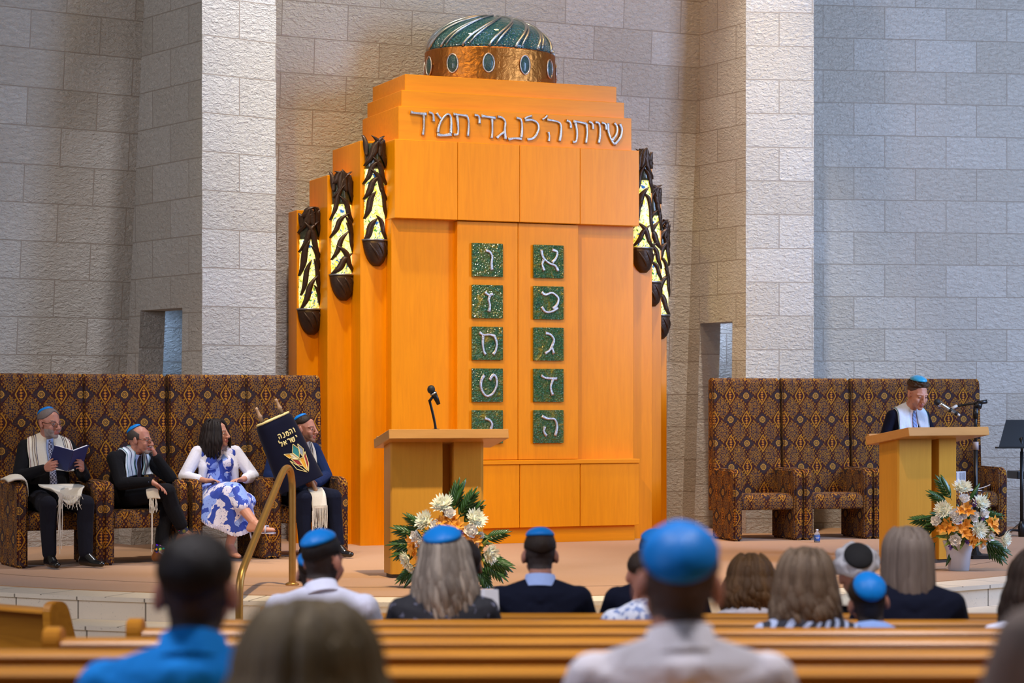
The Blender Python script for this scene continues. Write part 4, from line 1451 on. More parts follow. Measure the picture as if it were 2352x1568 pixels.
SK = skin_mat('skin_fair', (0.52, 0.27, 0.18), (0.48, 0.21, 0.14))
SKR = skin_mat('skin_ruddy', (0.46, 0.22, 0.15), (0.42, 0.17, 0.12))
LIP = plain('lips', (0.40, 0.12, 0.10), 0.45)
STUB = plain('grey_beard', (0.36, 0.29, 0.26), 0.8, var=(0.22, 0.16, 0.14), vscale=120, bump=0.6, bscale=260, bdist=0.003)
STUBD = plain('dark_stubble', (0.34, 0.18, 0.125), 0.7, var=(0.25, 0.14, 0.10), vscale=120)
BROW = plain('eyebrow_dark', (0.075, 0.045, 0.032), 0.8)
EYEW = plain('eye_white', (0.55, 0.52, 0.50), 0.25)
EYEI = plain('eye_iris', (0.03, 0.02, 0.015), 0.15)


def hair_mat(name, col, col2, scale=38, rough=0.5):
    t = NT(name)
    uv = t.coord('Object', (1, 1, 0.16))
    at = t.n('ShaderNodeAttribute'); at.attribute_name = 'lock'
    n1 = t.noise(uv, scale * 3, 4, 0.7, 0.4); n2 = t.noise(uv, scale * 0.6, 3, 0.6, 0.5)
    lk = t.math('MULTIPLY', t.math('ADD', n1, at.outputs['Fac']), 0.52)
    t.set(color=t.mix(t.math('MULTIPLY', n2, 0.6), t.mix(lk, col, col2), tuple(c * 0.5 for c in col)), rough=rough, spec=0.2)
    t.bump(n1, 0.6, 0.006)
    return t.m


H_black = hair_mat('hair_black', (0.010, 0.007, 0.007), (0.03, 0.02, 0.018))
H_dbrown = hair_mat('hair_dark_brown', (0.022, 0.012, 0.008), (0.05, 0.03, 0.02))
H_curl = hair_mat('hair_boy_curls', (0.050, 0.026, 0.014), (0.12, 0.065, 0.035), 60)
H_brown = hair_mat('hair_brown', (0.070, 0.034, 0.014), (0.21, 0.105, 0.040))
H_curly = hair_mat('hair_greyed_brown', (0.085, 0.054, 0.034), (0.24, 0.17, 0.115))
H_streak = hair_mat('hair_streaked', (0.055, 0.038, 0.030), (0.62, 0.52, 0.42), 15)
H_ash = hair_mat('hair_ash_blond', (0.16, 0.12, 0.10), (0.34, 0.27, 0.22), 26)
H_blond = hair_mat('hair_dark_blond', (0.11, 0.075, 0.040), (0.30, 0.22, 0.12), 20)
H_grey = hair_mat('hair_grey', (0.15, 0.12, 0.11), (0.30, 0.26, 0.25))
H_salt = hair_mat('hair_salt_pepper', (0.045, 0.035, 0.032), (0.13, 0.11, 0.10))
H_white = hair_mat('hair_white', (0.72, 0.70, 0.74), (0.85, 0.84, 0.88))
H_fade = plain('hair_shaved_fade', (0.075, 0.04, 0.03), 0.7, var=(0.045, 0.026, 0.02), vscale=90)
H_fadeb = plain('hair_clipped_black', (0.022, 0.014, 0.012), 0.7, var=(0.04, 0.024, 0.02), vscale=90)
t = NT('kippah_blue_satin'); v = t.coord('Object')
t.set(color=t.mix(t.noise(v, 12, 2), (0.0, 0.19, 0.62), (0.0, 0.165, 0.54)), rough=0.45, spec=0.25)
t.bump(t.noise(v, 30, 2), 0.15, 0.006); M_kip = t.m
t = NT('kippah_turquoise_satin'); v = t.coord('Object')
t.set(color=t.mix(t.noise(v, 12, 2), (0.006, 0.33, 0.60), (0.004, 0.28, 0.52)), rough=0.35, sheen=0.3); M_kipt = t.m
M_kipk = plain('kippah_black', (0.008, 0.007, 0.009), 0.8)


def cloth(name, col, col2=None, wr=0.35, rough=0.85, wscale=11, **kw):
    t = NT(name)
    v = t.coord('Object')
    c = t.mix(t.noise(v, 90, 2), col, col2 or tuple(x * 0.85 for x in col))
    t.set(color=c, rough=rough, sheen=kw.get('sheen', 0.02), spec=0.12)
    h = t.math('ADD', t.noise(t.coord('Object', (1, 1, 0.45)), wscale, 3, 0.5, 0.8), t.math('MULTIPLY', t.noise(v, 260, 2), 0.04))
    t.bump(h, wr, 0.03)
    return t.m


C_black = cloth('suit_black', (0.006, 0.006, 0.008))
C_navy = cloth('suit_navy', (0.005, 0.007, 0.020))
C_navyb = cloth('suit_bright_navy', (0.008, 0.020, 0.075))
C_trou = cloth('trousers_charcoal', (0.010, 0.010, 0.016))
C_white = cloth('shirt_white', (0.70, 0.71, 0.86), wr=0.5)
C_cream = cloth('shirt_ivory', (0.66, 0.62, 0.66), wr=0.5)
C_blue = cloth('shirt_bright_blue', (0.006, 0.215, 0.66), wr=0.5)
C_lblue = cloth('shirt_pale_blue', (0.24, 0.36, 0.70), wr=0.45)
C_card = cloth('cardigan_white', (0.72, 0.71, 0.80), wr=0.4)
C_taupe = cloth('top_taupe', (0.26, 0.20, 0.17), wr=0.4)
C_collar = cloth('shirt_collar_blue', (0.34, 0.45, 0.78), wr=0.1)
t = NT('top_striped'); v = t.coord('Object')
wv = t.n('ShaderNodeTexWave'); t.t.links.new(t.coord('Object', (1, 0.3, 0.75)), wv.inputs[0]); wv.inputs['Scale'].default_value = 14; wv.inputs['Distortion'].default_value = 2.5; wv.inputs['Detail'].default_value = 1
wv.bands_direction = 'DIAGONAL'
t.set(color=t.mix(t.math('GREATER_THAN', wv.outputs['Fac'], 0.62), (0.012, 0.014, 0.026), (0.34, 0.40, 0.58)), rough=0.8); C_stripe = t.m
t = NT('top_paisley'); v = t.coord('Object')
t.set(color=t.mix(t.math('GREATER_THAN', t.noise(v, 38, 3), 0.54), (0.55, 0.58, 0.68), (0.16, 0.22, 0.42)), rough=0.8); C_print = t.m
t = NT('top_dark_lace'); v = t.coord('Object')
t.set(color=t.mix(t.math('GREATER_THAN', t.noise(v, 26, 3), 0.62), (0.008, 0.008, 0.014), (0.10, 0.10, 0.15)), rough=0.8); C_dlace = t.m
t = NT('dress_blue_lace'); v = t.coord('Object')
big = t.noise(v, 10.0, 2, 0.5, 0.9)
holes = t.voronoi(v, 62)
fl = t.voronoi(v, 11, out='Distance')
m1 = t.math('GREATER_THAN', t.math('ADD', big, t.math('MULTIPLY', t.math('SUBTRACT', 0.5, fl), 0.14)), 0.50)
m1 = t.math('MULTIPLY', m1, t.math('GREATER_THAN', holes, 0.20))
tone = t.mix(t.math('GREATER_THAN', t.noise(v, 5.0, 1), 0.53), (0.66, 0.64, 0.78), (0.22, 0.33, 0.78))
t.set(color=t.mix(m1, (0.012, 0.045, 0.36), tone), rough=0.75, sheen=0.2); t.bump(m1, 0.5, 0.006); C_lace = t.m
C_wool = cloth('tallit_wool', (0.72, 0.66, 0.54), wr=0.25)
C_silk = cloth('tallit_silk', (0.66, 0.76, 0.90), wr=0.35, rough=0.45)
C_fringe = plain('fringe_cream', (0.68, 0.62, 0.52), 0.9)
M_shoe = plain('shoe_black', (0.008, 0.008, 0.009), 0.22, coat=0.4)
M_shoeb = plain('shoe_brown', (0.22, 0.075, 0.02), 0.3, coat=0.3)
t = NT('tie_check'); v = t.coord('Object', (1, 1, 1))
ck = t.n('ShaderNodeTexChecker'); t.t.links.new(v, ck.inputs[0]); ck.inputs['Scale'].default_value = 75
t.set(color=t.mix(ck.outputs['Fac'], (0.02, 0.02, 0.05), (0.32, 0.32, 0.42)), rough=0.6); C_tiec = t.m
t = NT('tie_stripe'); v = t.coord('Object', (1, 0, 1))
wv = t.n('ShaderNodeTexWave'); t.t.links.new(v, wv.inputs[0]); wv.inputs['Scale'].default_value = 18; wv.bands_direction = 'DIAGONAL'
t.set(color=t.ramp(wv.outputs['Fac'], [(0.35, (0.06, 0.10, 0.30)), (0.5, (0.42, 0.46, 0.58)), (0.7, (0.10, 0.22, 0.55))]), rough=0.5); C_ties = t.m
C_tied = cloth('tie_dark', (0.03, 0.02, 0.03))
M_glass_f = plain('spectacle_frame', (0.02, 0.015, 0.012), 0.3, 0.4)


def head_matrix(C, yaw=0, pitch=0, roll=0, s=1.0):
    return Matrix.Translation(C) @ Matrix.Rotation(radians(yaw), 4, 'Z') @ Matrix.Rotation(radians(pitch), 4, 'X') @ Matrix.Rotation(radians(roll), 4, 'Y') @ Matrix.Scale(s, 4)


def head_prims(M, w=1.0, face=True, nose=1.0):
    """cranium, jaw, cheeks, brow, nose, lips, ears in head space (face towards -y)"""
    P = []
    R3 = np.array(M.to_3x3()); T3 = np.array(M.translation)

    def e(c, r, rot=None):
        r = r if isinstance(r, (tuple, list)) else (r, r, r)
        p = SPH * np.array(r)
        if rot is not None: p = p @ np.array(rot.to_3x3()).T
        p = p + np.array(c)
        p[:, 0] *= w
        return p @ R3.T + T3
    P.append([e((0, 0.014, 0.030), (0.076, 0.096, 0.088))])
    P.append([e((0, 0.000, 0.020), (0.070, 0.090, 0.060)), e((0, -0.030, -0.055), (0.056, 0.052, 0.040))])
    P.append([e((0, -0.028, -0.055), (0.055, 0.050, 0.040)), e((0, -0.070, -0.098), (0.026, 0.022, 0.018))])
    P.append([e((0, 0.020, -0.03), (0.060, 0.065, 0.04)), e((0, 0.005, -0.085), (0.044, 0.050, 0.03))])
    if face:
        for s in (-1, 1):
            P.append([e((s * 0.040, -0.062, -0.030), (0.024, 0.022, 0.024)), e((s * 0.030, -0.060, -0.060), (0.020, 0.020, 0.016))])
            P.append([e((s * 0.020, -0.079, 0.021), (0.012, 0.0105, 0.0075)), e((s * 0.050, -0.064, 0.019), (0.011, 0.010, 0.007))])
            P.append([e((s * 0.012, -0.098, -0.036), (0.0095, 0.011, 0.009))])
            P.append([e((s * 0.031, -0.074, 0.000), (0.0155, 0.0125, 0.0095))])
        P.append([e((0, -0.086, 0.014), (0.009, 0.010, 0.010)), e((0, -0.106 - 0.006 * nose, -0.033), (0.0125, 0.013 * nose, 0.0115))])
        P.append([e((0, -0.088, -0.062), (0.023, 0.012, 0.0065))])
        P.append([e((0, -0.086, -0.074), (0.020, 0.012, 0.0075))])
    for s in (-1, 1):
        rot = Matrix.Rotation(s * radians(22), 4, 'Z') @ Matrix.Rotation(radians(-8), 4, 'X')
        P.append([e((s * 0.080, 0.012, -0.006), (0.008, 0.020, 0.032), rot)])
        P.append([e((s * 0.076, 0.004, -0.020), (0.010, 0.014, 0.018))])
    return P


def hand_prims(wr, f, pn, side, curl=(30, 35, 35, 30), s=1.0, thumb=40, spread=1.0):
    """palm, four unequal fingers, thumb from the side of the palm. f = finger direction, pn = palm normal, side = +1/-1 picks the thumb side"""
    f = Vector(f).normalized(); pn = Vector(pn); pn = (pn - f * pn.dot(f)).normalized()
    a = f.cross(pn) * side      # towards the little finger
    wr = Vector(wr)
    P = []
    palm = [wr + f * 0.012 * s]
    kn = [wr + f * (0.086 + q[1]) * s + a * q[0] * spread * s for q in ((-0.030, 0.0), (-0.010, 0.004), (0.011, 0.0), (0.030, -0.010))]
    P.append([E_(wr + f * 0.005, (0.024 * s,) * 3), E_(kn[0] - f * .01, 0.0125 * s), E_(kn[3] - f * .008, 0.0115 * s), E_(wr + f * 0.03 * s - a * 0.022 * s, 0.015 * s), E_(wr + f * 0.03 * s + a * 0.02 * s, 0.014 * s)])
    for i, (L, r) in enumerate(((0.072, 0.0088), (0.080, 0.0090), (0.074, 0.0086), (0.058, 0.0076))):
        p = kn[i]
        d = f.copy()
        rr = r * s
        for j, fr in enumerate((0.45, 0.32, 0.23)):
            c = curl[i] * (0.9, 1.1, 0.8)[j]
            d = (Matrix.Rotation(radians(c), 3, f.cross(pn)) @ d).normalized()
            q = p + d * L * fr * s
            P.append([E_(p, rr), E_(q, rr * 0.92)])
            p = q
            rr *= 0.92
    p = wr + f * 0.028 * s - a * 0.026 * s
    d = (f * cos(radians(thumb)) - a * sin(radians(thumb)) + pn * 0.35).normalized()
    q = p + d * 0.042 * s
    P.append([E_(p, 0.013 * s), E_(q, 0.0105 * s)])
    d = (d + f * 0.35 + pn * 0.15).normalized()
    P.append([E_(q, 0.0105 * s), E_(q + d * 0.032 * s, 0.0085 * s)])
    return P


def J_default():
    return dict(pelvis=V(0, .08, .55), chest=V(0, .12, .86), neck=V(0, .10, 1.04), head=V(0, .06, 1.165),
                shL=V(.180, .11, .970), shR=V(-.180, .11, .970), elL=V(.25, .02, .74), elR=V(-.25, .02, .74), wrL=V(.14, -.20, .66), wrR=V(-.14, -.20, .66),
                hipL=V(.095, .05, .53), hipR=V(-.095, .05, .53), knL=V(.13, -.40, .51), knR=V(-.13, -.40, .51), anL=V(.13, -.42, .10), anR=V(-.13, -.42, .10),
                toL=V(.15, -.57, .035), toR=V(-.15, -.57, .035))


def torso_prims(J, g=0.0, belly=1.0, wsh=1.0, fem=False):
    pel, ch, nk = J['pelvis'], J['chest'], J['neck']
    wa = pel.lerp(ch, 0.45) + V(0, -0.01, 0)
    b = belly
    P = [[E_(pel, (.160 * b + g, .115 * b + g, .11 + g)), E_(wa, (.140 * b + g, .110 * b + g, .10 + g))],
         [E_(wa, (.140 * b + g, .110 * b + g, .10 + g)), E_(ch, (.155 * wsh + g, .108 + g, .11 + g))],
         [E_(ch, (.150 * wsh + g, .106 + g, .11 + g)), E_(J['shL'] + V(-.035 * 1, 0, -.015), .062 + g), E_(J['shR'] + V(.035, 0, -.015), .062 + g)],
         [E_(nk + V(0, .012, -.020), (.058 + g, .050 + g, .05 + g)), E_(J['shL'] + V(-.02, 0, .005), .040 + g), E_(J['shR'] + V(.02, 0, .005), .040 + g), E_(ch + V(0, 0.02, .08), (.10 + g, .07 + g, .05 + g))]]
    if fem:
        for s in (-1, 1): P.append([E_(ch + V(s * .07, -.075, .02), (.062 + g, .055 + g, .062 + g))])
    return P


def limb(a, ra, b, rb): return [E_(a, ra), E_(b, rb)]


def arm_prims(J, sd, g=0.0, w0=0.0, w1=1.0, k=1.0):
    sh, el, wr = J['sh' + sd], J['el' + sd], J['wr' + sd]
    P = [limb(sh, .052 * k + g, el, .041 * k + g)]
    P.append(limb(el, .041 * k + g, el.lerp(wr, w1), (.041 + (.027 - .041) * w1) * k + g))
    return P


def leg_prims(J, sd, g=0.0, w1=1.0, k=1.0):
    hp, kn, an = J['hip' + sd], J['kn' + sd], J['an' + sd]
    P = [limb(hp, .088 * k + g, kn, .058 * k + g)]
    calf = kn.lerp(an, 0.35) + (V(0, .018, 0))
    e = kn.lerp(an, w1)
    P.append([E_(kn, .056 * k + g), E_(calf, .054 * k + g)])
    P.append([E_(calf, .054 * k + g), E_(e, .038 * k + g * 1.4)])
    return P


def foot_prims(J, sd, g=0.0, s=1.0):
    an, to = J['an' + sd], J['to' + sd]
    d = (to - an); d.z = 0
    if d.length < 1e-6: d = V(0, -1, 0)
    heel = an - d.normalized() * .035 + V(0, 0, -.055)
    dd = to - heel
    mid = heel.lerp(to, 0.66)
    return [[E_(an, .036 * s + g), E_(heel, .030 * s + g)], [E_(an, .034 * s + g), E_(heel, .030 * s + g), E_(mid, (.036 * s + g, .036 * s + g, .026 * s + g))],
            [E_(mid, (.036 * s + g, .036 * s + g, .024 * s + g)), E_(to, (.026 * s + g, .026 * s + g, .018 * s + g))]]


def shell(M, name, mat, parent, polmax, thick, centre=(0, 0.014, 0.030), rad=(0.076, 0.096, 0.088), tilt=0.0, side=0.0, nz=0.0, nscale=60, naz=56, npol=16, edge=6, w=1.0, seamed=False):
    """cap lying on the skull: polmax(az) gives its reach from the crown (az 0 = face); tilt leans the pole backwards"""
    bm = bmesh.new()
    A = Matrix.Rotation(radians(side), 3, 'Y') @ Matrix.Rotation(-radians(tilt), 3, 'X')
    out = []; inn = []
    c = Vector(centre)
    for j in range(npol + 1):
        ro = []; ri = []
        for i in range(naz):
            az = 2 * pi * i / naz
            pm = polmax(az)
            p = pm * j / npol
            d = A @ Vector((sin(p) * sin(az), -sin(p) * cos(az), cos(p)))
            base = Vector((d.x * rad[0] * w, d.y * rad[1], d.z * rad[2]))
            n = Vector((d.x / rad[0], d.y / rad[1], d.z / rad[2])).normalized()
            tk = thick * (1 - (j / npol) ** edge) + 0.0008
            if nz:
                tk *= 1 + nz * noise.noise((base * nscale))
            if seamed: tk += 0.0022 * (abs(cos(2 * az)) ** 8) * (sin(pi * min(1, j / npol)) if j else 0)
            ro.append(bm.verts.new(M @ (c + base + n * tk)))
            ri.append(bm.verts.new(M @ (c + base - n * 0.004)))
        out.append(ro); inn.append(ri)
    for j in range(npol):
        for i in range(naz):
            k = (i + 1) % naz
            bm.faces.new((out[j][i], out[j][k], out[j + 1][k], out[j + 1][i]))
            bm.faces.new((inn[j][i], inn[j + 1][i], inn[j + 1][k], inn[j][k]))
    for i in range(naz):
        k = (i + 1) % naz
        bm.faces.new((out[npol][i], out[npol][k], inn[npol][k], inn[npol][i]))
    bmesh.ops.remove_doubles(bm, verts=bm.verts[:], dist=1e-5)
    return obj(name, bm, mat, parent, True)


def polfun(front, side, back):
    """hairline reach in degrees at the face, the ears and the nape"""
    def f(az):
        a = abs((az + pi) % (2 * pi) - pi) / pi
        if a < 0.5:
            s = a / 0.5
            s = s * s * (3 - 2 * s)
            return radians(front + (side - front) * s)
        s = (a - 0.5) / 0.5
        return radians(side + (back - side) * (s * s * (3 - 2 * s)))
    return f


def kippah(M, parent, mat=None, size=52, tilt=28, side=0, lift=0.012, w=1.0):
    return shell(M, 'skullcap', mat or M_kip, parent, lambda az: radians(size), 0.006, tilt=tilt, side=side, rad=(0.076 + lift, 0.096 + lift, 0.088 + lift), naz=48, npol=12, edge=16, w=w, seamed=True)


def long_hair(M, parent, mat, length, nlocks=90, wave=0.0, spread=0.02, seed=1, az_lim=150, front=30, thick=0.016, down=None, w=1.0, lr=0.013, back=0.0):
    """skull shell plus tapering locks falling from it"""
    rnd = random.Random(seed)
    bm = bmesh.new()
    lay_ = bm.verts.layers.float.new('lock')
    c = Vector((0, 0.014, 0.030)); rad = Vector((0.076 * w, 0.096, 0.088))
    Ri = M.to_3x3().inverted()
    dn = (Ri @ Vector(down or (0, 0, -1))).normalized()
    # fullness behind so the curtain is solid
    for i in range(nlocks):
        az = radians(180 - az_lim + 2 * az_lim * (i + 0.5) / nlocks) if nlocks else 0
        az += rnd.uniform(-0.05, 0.05)
        p0 = radians(rnd.uniform(25, 70))
        ln = length * rnd.uniform(0.86, 1.04)
        pts = []
        tot = 22
        ph = rnd.uniform(0, 6.28)
        lay = rnd.uniform(0.0, 0.012)
        last = None
        for q in range(tot + 1):
            s = q / tot
            p = p0 + (radians(100) - p0) * min(1, s * 3.2)
            d = Vector((sin(p) * sin(az), -sin(p) * cos(az), cos(p)))
            n = d.normalized()
            if s * 3.2 <= 1:
                pt = c + Vector((d.x * rad.x, d.y * rad.y, d.z * rad.z)) + n * (thick + lay)
                last = pt; s0 = s
            else:
                f = (s - s0) * 1.0 / (1 - s0)
                hor = Vector((n.x, n.y, 0)); hor.normalize()
                pt = last + dn * ln * f + hor * spread * sin(f * pi * 0.8) + Vector((0, back * f, 0))
                pt += Vector((cos(ph + f * 14) * wave, sin(ph + f * 14) * wave, 0)) * min(1, f * 2)
            pts.append(M @ pt)
        rr = lr * rnd.uniform(0.8, 1.3)
        tube(bm, pts, lambda s, rr=rr: rr * (0.75 + 0.5 * sin(pi * min(1, s * 1.1))) * (1 - 0.75 * max(0, s - 0.6) / 0.4) + 0.0012, 7, 0.75)
        bm.verts.ensure_lookup_table()
        lv = rnd.random() ** 1.2
        for vi in range(len(bm.verts) - 23 * 7, len(bm.verts)): bm.verts[vi][lay_] = lv
    sh = []
    o = obj('hair', bm, mat, parent, True)
    shell(M, 'hair_crown', mat, o, polfun(front, 92, 112), thick + 0.004, nz=0.25, nscale=45, edge=8, w=w)
    return o


def paint(me, inv, rules):
    """assign material slots by where a face lies in head space"""
    n = len(me.polygons)
    co = np.empty(n * 3); me.polygons.foreach_get('center', co); co = co.reshape(n, 3)
    A = np.array(inv)
    h = co @ A[:3, :3].T + A[:3, 3]
    idx = np.zeros(n, dtype=np.int32)
    for k, fn in enumerate(rules):
        idx[fn(h[:, 0], h[:, 1], h[:, 2])] = k + 1
    me.polygons.foreach_set('material_index', idx)


def ellm(c, r): return lambda x, y, z: ((x - c[0]) / r[0]) ** 2 + ((y - c[1]) / r[1]) ** 2 + ((z - c[2]) / r[2]) ** 2 < 1


def face_rules(beard=None, w=1.0, brows=True, eyes=True, closed=False):
    R = [lambda x, y, z: np.zeros_like(x, bool)] * 5
    if beard: R[0] = beard
    R[1] = lambda x, y, z: (y < -0.080) & (y > -0.106) & (np.abs(x) < 0.022) & (z < -0.056) & (z > -0.081)
    if eyes and not closed:
        R[2] = lambda x, y, z: (((np.abs(x) - 0.032 * w) / 0.0125) ** 2 + ((z - 0.001) / (0.0035 if closed else 0.0046)) ** 2 < 1) & (y < -0.06)
    if eyes:
        R[3] = lambda x, y, z: (((np.abs(x) - 0.032 * w) / (0.0125 if closed else 0.0058)) ** 2 + ((z - 0.001) / (0.0030 if closed else 0.0050)) ** 2 < 1) & (y < -0.06)
    if brows:
        R[4] = lambda x, y, z: (np.abs(np.abs(x) - 0.034 * w) < 0.019) & (np.abs(z - 0.0245 - 0.10 * (0.034 - np.abs(np.abs(x) - 0.036)) * 0.3) < 0.0034) & (y < -0.06) & (y > -0.1)
    return R


def nape_rules(mat):
    z0 = lambda x, y, z: np.zeros_like(x, bool)
    nape = lambda x, y, z: (y > -0.035 + 0.25 * np.maximum(0, -0.02 - z)) & (z > -0.078 + 0.18 * np.abs(x)) & (z < 0.06) & (np.abs(x) < 0.0745) & ((np.abs(x) < 0.069) | (z > 0.026))
    return (mat, [nape, z0, z0, z0, z0])


def beard_full(x, y, z): return (z < -0.050 + 0.30 * (np.abs(x) - 0.030)) & (y < 0.004) & ~((np.abs(x) < 0.021) & (z > -0.082) & (z < -0.058) & (y < -0.08)) & (z > -0.14) & (y > -0.115)
def beard_goatee(x, y, z): return (((np.abs(x) < 0.030) & (y < -0.07) & (z < -0.046) & (z > -0.058)) | ((np.abs(x) < 0.034) & (z < -0.080) & (y < -0.045) & (z > -0.125))) & (y > -0.112)
def beard_shadow(x, y, z): return (z < -0.050) & (y < -0.005) & (z > -0.14)


class Person:
    pass


def person(label, loc, yaw, J, group=None, skin=None, top=None, top_name='jacket', bottom=None, bottom_name='trousers', voxel=0.006, hy=0, hp=0, hr=0, hs=1.0, hw=1.0,
           face=True, rules=None, belly=1.0, wsh=1.0, fem=False, hands=None, sleeve=0.93, legs=True, shoes=None, collar=None, gtop=0.017, arm_k=1.0, nose=1.0, feet=True, cat='person', tw=0.96, coff=0.0):
    P = Person()
    P.J = J
    M = head_matrix(J['head'], hy, hp, hr, hs)
    P.M = M
    pr = head_prims(M, hw, face, nose)
    nk = J['neck']
    hb = M @ Vector((0, 0.022, -0.060))
    pr.append([E_(nk + V(0, .01, -.03), (.064, .060, .04)), E_(hb, (.054 * hs * hw, .056 * hs, .04))])
    pr += torso_prims(J, 0.0, belly, wsh, fem)
    for sd in 'LR':
        pr += arm_prims(J, sd, k=arm_k)
        if legs:
            pr += leg_prims(J, sd)
            if feet: pr += foot_prims(J, sd)
    for h in (hands or []): pr += hand_prims(*h[:4], **(h[4] if len(h) > 4 else {}))
    me = grow_blob('person', pr, voxel, 2)
    mats = [skin or SK]
    if rules:
        mats += [rules[0], LIP, EYEW, EYEI, BROW]
        paint(me, M.inverted(), rules[1])
    o = link_mesh('person', me, mats)
    o.location = loc
    o.rotation_euler = (0, 0, radians(yaw))
    tag(o, label, cat, group)
    P.o = o
    P.top = None
    if top:
        tp = torso_prims(J, gtop, belly, wsh, fem)
        for sd in 'LR': tp += arm_prims(J, sd, gtop * 0.85, w1=sleeve, k=arm_k)
        me = grow_blob(top_name, tp, max(voxel, 0.007), 3)
        P.top = link_mesh(top_name, me, top, o)
        P.bvh = BVHTree.FromPolygons([v.co.copy() for v in me.vertices], [tuple(p.vertices) for p in me.polygons])
    if bottom:
        bp = [[E_(J['pelvis'] + V(0, 0, -.02), (.165 * belly + .012, .118 * belly + .012, .10))]]
        for sd in 'LR':
            bp += leg_prims(J, sd, 0.014, w1=tw)
            bp.append([E_(J['pelvis'] + V(0, 0, -.03), (.12, .10, .08)), E_(J['hip' + sd], .095)])
        me = grow_blob(bottom_name, bp, max(voxel, 0.007), 3)
        link_mesh(bottom_name, me, bottom, o)
    if shoes:
        for sd in 'LR':
            me = grow_blob('shoe', foot_prims(J, sd, 0.007), 0.006, 2)
            link_mesh('shoe', me, shoes, o)
    if collar:
        bm = bmesh.new()
        ax = (hb - nk).normalized()
        base = nk + V(0, .008, -.012 + coff)
        q = Vector((0, 0, 1)).rotation_difference(ax).to_matrix().to_4x4()
        Mc = Matrix.Translation(base) @ q
        hgt = collar[1] if isinstance(collar, tuple) else 0.034
        lathe_ring(bm, [(0.084, -0.014), (0.0815, -0.012), (0.069, hgt), (0.066, hgt + 0.001), (0.064, hgt - 0.003), (0.066, -0.014)], 32, Mc, 1.0, 0.96)
        obj('collar', bm, collar[0] if isinstance(collar, tuple) else collar, o, True)
    return P


def lathe_ring(bm, prof, seg, M, sx=1, sy=1):
    rings = []
    for k in range(seg):
        a = 2 * pi * k / seg
        rings.append([bm.verts.new(M @ Vector((r * sx * cos(a), r * sy * sin(a), z))) for r, z in prof])
    n = len(prof)
    for k in range(seg):
        for j in range(n):
            bm.faces.new((rings[k][j], rings[k][(j + 1) % n], rings[(k + 1) % seg][(j + 1) % n], rings[(k + 1) % seg][j]))


def drape(P, name, path, half, mat, cross=None, off=0.010, cols=5, n=6, thick=0.004, free=(), parent=None, fold=0.0):
    """strip of cloth laid over the jacket along a path of local points; half = half width (number or function), free = index range that hangs free"""
    pts = smooth_path(path, n)
    N = len(pts)
    rows = []
    for i, p in enumerate(pts):
        s = i / (N - 1)
        t_ = (pts[min(i + 1, N - 1)] - pts[max(i - 1, 0)]).normalized()
        loc, nor, _, dist = P.bvh.find_nearest(p)
        c = (cross(s) if cross else t_.cross(nor)).normalized()
        hw = half(s) if callable(half) else half
        row = []
        for k in range(cols):
            a = -1 + 2 * k / (cols - 1)
            q = p + c * hw * a
            l2, n2, _, d2 = P.bvh.find_nearest(q)
            hang = any(f0 <= s <= f1 for f0, f1 in free)
            base = q if hang else l2 + n2 * off
            wav = fold * cos(a * 7 + i * 0.3)
            row.append((base + n2 * wav, n2))
        rows.append(row)
    # relax
    for _ in range(2):
        rows = [[((rows[max(i - 1, 0)][k][0] + rows[i][k][0] * 2 + rows[min(i + 1, N - 1)][k][0]) / 4, rows[i][k][1]) for k in range(cols)] for i in range(N)]
    bm = bmesh.new()
    top = [[bm.verts.new(v + n_ * thick) for v, n_ in r] for r in rows]
    bot = [[bm.verts.new(v - n_ * thick) for v, n_ in r] for r in rows]
    for i in range(N - 1):
        for k in range(cols - 1):
            bm.faces.new((top[i][k], top[i][k + 1], top[i + 1][k + 1], top[i + 1][k]))
            bm.faces.new((bot[i][k], bot[i + 1][k], bot[i + 1][k + 1], bot[i][k + 1]))
        bm.faces.new((top[i][0], top[i + 1][0], bot[i + 1][0], bot[i][0]))
        bm.faces.new((top[i][-1], bot[i][-1], bot[i + 1][-1], top[i + 1][-1]))
    for r in (0, -1):
        for k in range(cols - 1): bm.faces.new((top[r][k], top[r][k + 1], bot[r][k + 1], bot[r][k]))
    return obj(name, bm, mat, parent or P.o, True), rows


def fringe(parent, a, b, n, L, mat=None, name='fringe', seed=1, r=0.0022, jit=0.012):
    bm = bmesh.new(); rnd = random.Random(seed)
    a, b = Vector(a), Vector(b)
    for i in range(n):
        p = a.lerp(b, i / max(n - 1, 1))
        l = L * rnd.uniform(0.8, 1.1)
        tube(bm, [p + V(0, 0, .01), p + V(rnd.uniform(-jit, jit), rnd.uniform(-jit, jit), -l * .5), p + V(rnd.uniform(-jit, jit), rnd.uniform(-jit, jit), -l)], r, 5)
    return obj(name, bm, mat or C_fringe, parent)


def glasses(P, mat=None):
    M = P.M
    bm = bmesh.new()
    for s in (-1, 1):
        ring = [M @ Vector((s * 0.033 + 0.024 * cos(q), -0.102 + 0.010 * abs(cos(q)) * (1 if s * cos(q) > 0 else 0), -0.003 + 0.0165 * sin(q))) for q in [2 * pi * k / 20 for k in range(21)]]
        tube(bm, ring, 0.0018, 6, caps=False)
        tube(bm, [M @ Vector((s * 0.057, -0.094, 0.004)), M @ Vector((s * 0.080, -0.04, 0.006)), M @ Vector((s * 0.082, 0.012, 0.010))], 0.0022, 6)
    tube(bm, [M @ Vector((-0.010, -0.105, 0.002)), M @ Vector((0.010, -0.105, 0.002))], 0.0018, 6)
    return obj('glasses', bm, mat or M_glass_f, P.o, True)
